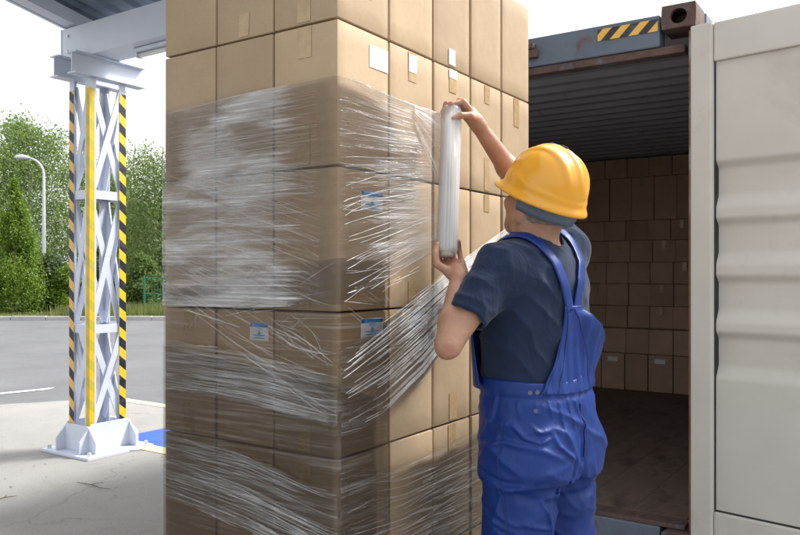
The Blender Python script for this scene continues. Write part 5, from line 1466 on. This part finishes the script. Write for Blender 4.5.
# hair: short fringe below the hat
def hair(P):
    d = d_head(P) - 0.0035
    q = (P - HC.astype(np.float32)); f = q @ HF.astype(np.float32); u = q @ HU.astype(np.float32)
    d = np.maximum(d, f - 0.030); d = np.maximum(d, -0.060 - u - 0.25 * np.clip(f, -0.1, 0.1))
    nz = vnoise(P * 70) * 0.016
    d = np.maximum(d, np.where(f > -0.050 + nz * 1.5, 0.004 - u, -1)); d = np.maximum(d, -0.056 - u + nz)
    return near(d, P, lambda Q: 0.0022 * vnoise(Q * 260), 0.01)
v_, f_ = surface_nets(hair, (0.30, 2.22, 1.42), (0.58, 2.53, 1.72), 0.0032)
o = fast_mesh('hair', Wn(v_), f_, M['hair'], person); o.data.polygons.foreach_set('use_smooth', [True] * len(o.data.polygons))
for s in (1, -1):
    c = H(0.083, s * 0.031, 0.004); V_, F_ = [], []
    for i in range(9):
        for j in range(14):
            a, b_ = math.pi * i / 8, 2 * math.pi * j / 14
            V_.append(W(*(c + 0.0125 * (HU * math.cos(a) + HF * math.sin(a) * math.cos(b_) + HL * math.sin(a) * math.sin(b_)))))
    for i in range(8):
        for j in range(14): F_.append((i * 14 + j, i * 14 + (j + 1) % 14, (i + 1) * 14 + (j + 1) % 14, (i + 1) * 14 + j))
    mk('eye', V_, F_, M['eye'], person, True)

# hard hat
RIM = H(-0.006, 0, 0.040)
def hat_pt(f, l, u): return RIM + HF * f + HL * l + HU * u
RF, RL, RU = 0.136, 0.117, 0.142
nps, rows = 96, []
prof = [(e_, 'd') for e_ in np.linspace(90, 6, 34)]
Vh = []
def hat_row(scale, u, ridge=True, brim=0.0):
    row = []
    for k in range(nps):
        a = 2 * math.pi * k / nps; c, s = math.cos(a), math.sin(a)
        pk = max(0.0, c) ** 3
        f = c * RF * scale + brim * (0.55 + 2.3 * pk) * c; l = s * RL * scale + brim * (0.55 + 0.4 * pk) * s
        row.append((f, l, u - brim * 0.55 * pk))
    return row
grid = []
for e_ in np.linspace(89.0, 0, 40):
    er = math.radians(e_); sc = math.cos(er) ** 0.92; u = RU * math.sin(er)
    row = []
    for (f, l, uu) in hat_row(sc, u):
        # pressed ridges running front to back over the crown
        g = math.exp(-(l / 0.016) ** 4) * 0.0050 + math.exp(-((abs(l) - 0.052) / 0.009) ** 4) * 0.0042
        g *= min(1, max(0, (u - 0.035) / 0.05)) * (1 if f < 0.11 else 0.4)
        nv = np.array([f / RF ** 2, l / RL ** 2, uu / RU ** 2]); nv /= np.linalg.norm(nv)
        st_ = 0.0035 / (1 + math.exp((u - 0.030 - 0.020 * f / RF) / 0.0022))             # step above the brim
        row.append((f + nv[0] * (g + st_), l + nv[1] * (g + st_), uu + nv[2] * g))
    grid.append(row)
grid.append(hat_row(1.045, -0.008)); grid.append(hat_row(1.06, -0.016, brim=0.006)); grid.append(hat_row(1.06, -0.024, brim=0.013)); grid.append(hat_row(1.06, -0.030, brim=0.013)); grid.append(hat_row(1.045, -0.030, brim=0.006)); grid.append(hat_row(1.02, -0.020))
grid.append(hat_row(0.98, 0.0)); grid.append(hat_row(0.85, 0.07)); grid.append(hat_row(0.4, 0.125))
Vh = [W(*hat_pt(*p)) for row in grid for p in row]; Fh = []
for i in range(len(grid) - 1):
    for k in range(nps): Fh.append((i * nps + k, i * nps + (k + 1) % nps, (i + 1) * nps + (k + 1) % nps, (i + 1) * nps + k))
Fh.append(tuple(range(nps))[::-1])
hat = mk('hard_hat', Vh, Fh, M['hat'], person, True); hat['label'] = 'glossy yellow hard hat'
bm = bmesh.new(); bm.from_mesh(hat.data); bmesh.ops.recalc_face_normals(bm, faces=bm.faces); bm.to_mesh(hat.data); bm.free()
# harness band at the nape
gb = []
nb_ = 40
for i, (u, sc) in enumerate(((-0.066, 0.0), (-0.05, 0.004), (-0.030, 0.007), (-0.012, 0.008))):
    for j in range(nb_):
        a = math.radians(82 + 196 * j / (nb_ - 1))
        gb.append(hat_pt(math.cos(a) * (0.113 + sc) - 0.004, math.sin(a) * (0.091 + sc), u + 0.012 * math.cos(a) * 0))
cloth_patch('headband', gb, 4, nb_, 0.005, M['band'], hat)
sl_ = MB()
for f0 in (-0.012, 0.030):
    u0 = RU * math.sqrt(max(0, 1 - (f0 / RF) ** 2)) + 0.006
    sl_.prism([W(*hat_pt(f0 + a, b_, u0 - abs(f0) * 0.1)) for a, b_ in ((-0.012, -0.003), (0.012, -0.003), (0.012, 0.003), (-0.012, 0.003))], W(*(hat_pt(0, 0, 0.004))) - W(*hat_pt(0, 0, 0)))
sl_.build('vent', M['rubber'], hat)

# ------------------------------------------------------------------ litter on the apron
tw = random.Random(17)
spots = [(-1.93, 4.80, 0.30, 0.1, 'long dark twig lying in front of the column on the concrete'), (-2.05, 5.75, 0.24, 0.5, 'thin twig on the concrete left of the column base'), (-2.32, 5.62, 0.10, 2.2, 'short twig touching the front of the column base'),
         (-2.35, 4.55, 0.12, 1.1, 'little twig near the lower left picture corner')]
for x, y, L, a, lab in spots:
    c = W(x, y, 0.006); d = Vector((math.cos(a), math.sin(a), 0)); s = Vector((-d.y, d.x, 0))
    pts = [c + d * (L * (k / 5 - 0.5)) + s * tw.uniform(-0.012, 0.012) + Vector((0, 0, tw.uniform(0, 0.006))) for k in range(6)]
    b = MB(); b.tube(pts, [0.002, 0.003, 0.003, 0.0025, 0.002, 0.001], 6); b.tube([pts[2], pts[2] + (d + s) * L * 0.16 + Vector((0, 0, .01))], [0.003, 0.001], 5)
    o = b.build('twig', M['twig'], None, origin=tuple(c)); tag(o, lab, 'twig', 'twigs on the apron')
rng = np.random.default_rng(5); n = 160
cc = np.stack([rng.uniform(-4.5, -0.6, n), rng.uniform(3.6, 7.2, n), np.full(n, 0.006)], 1)
V, F = leaf_quads(Wn(cc), 0.013, rng, 1.0); V[:, 2] = 0.003 + np.abs(V[:, 2] - 0.006) * 0.4
tag(fast_mesh('leaf_litter', V, F, M['dry_leaf']), 'scattered dry leaf crumbs on the concrete apron', 'leaf litter', kind='stuff')
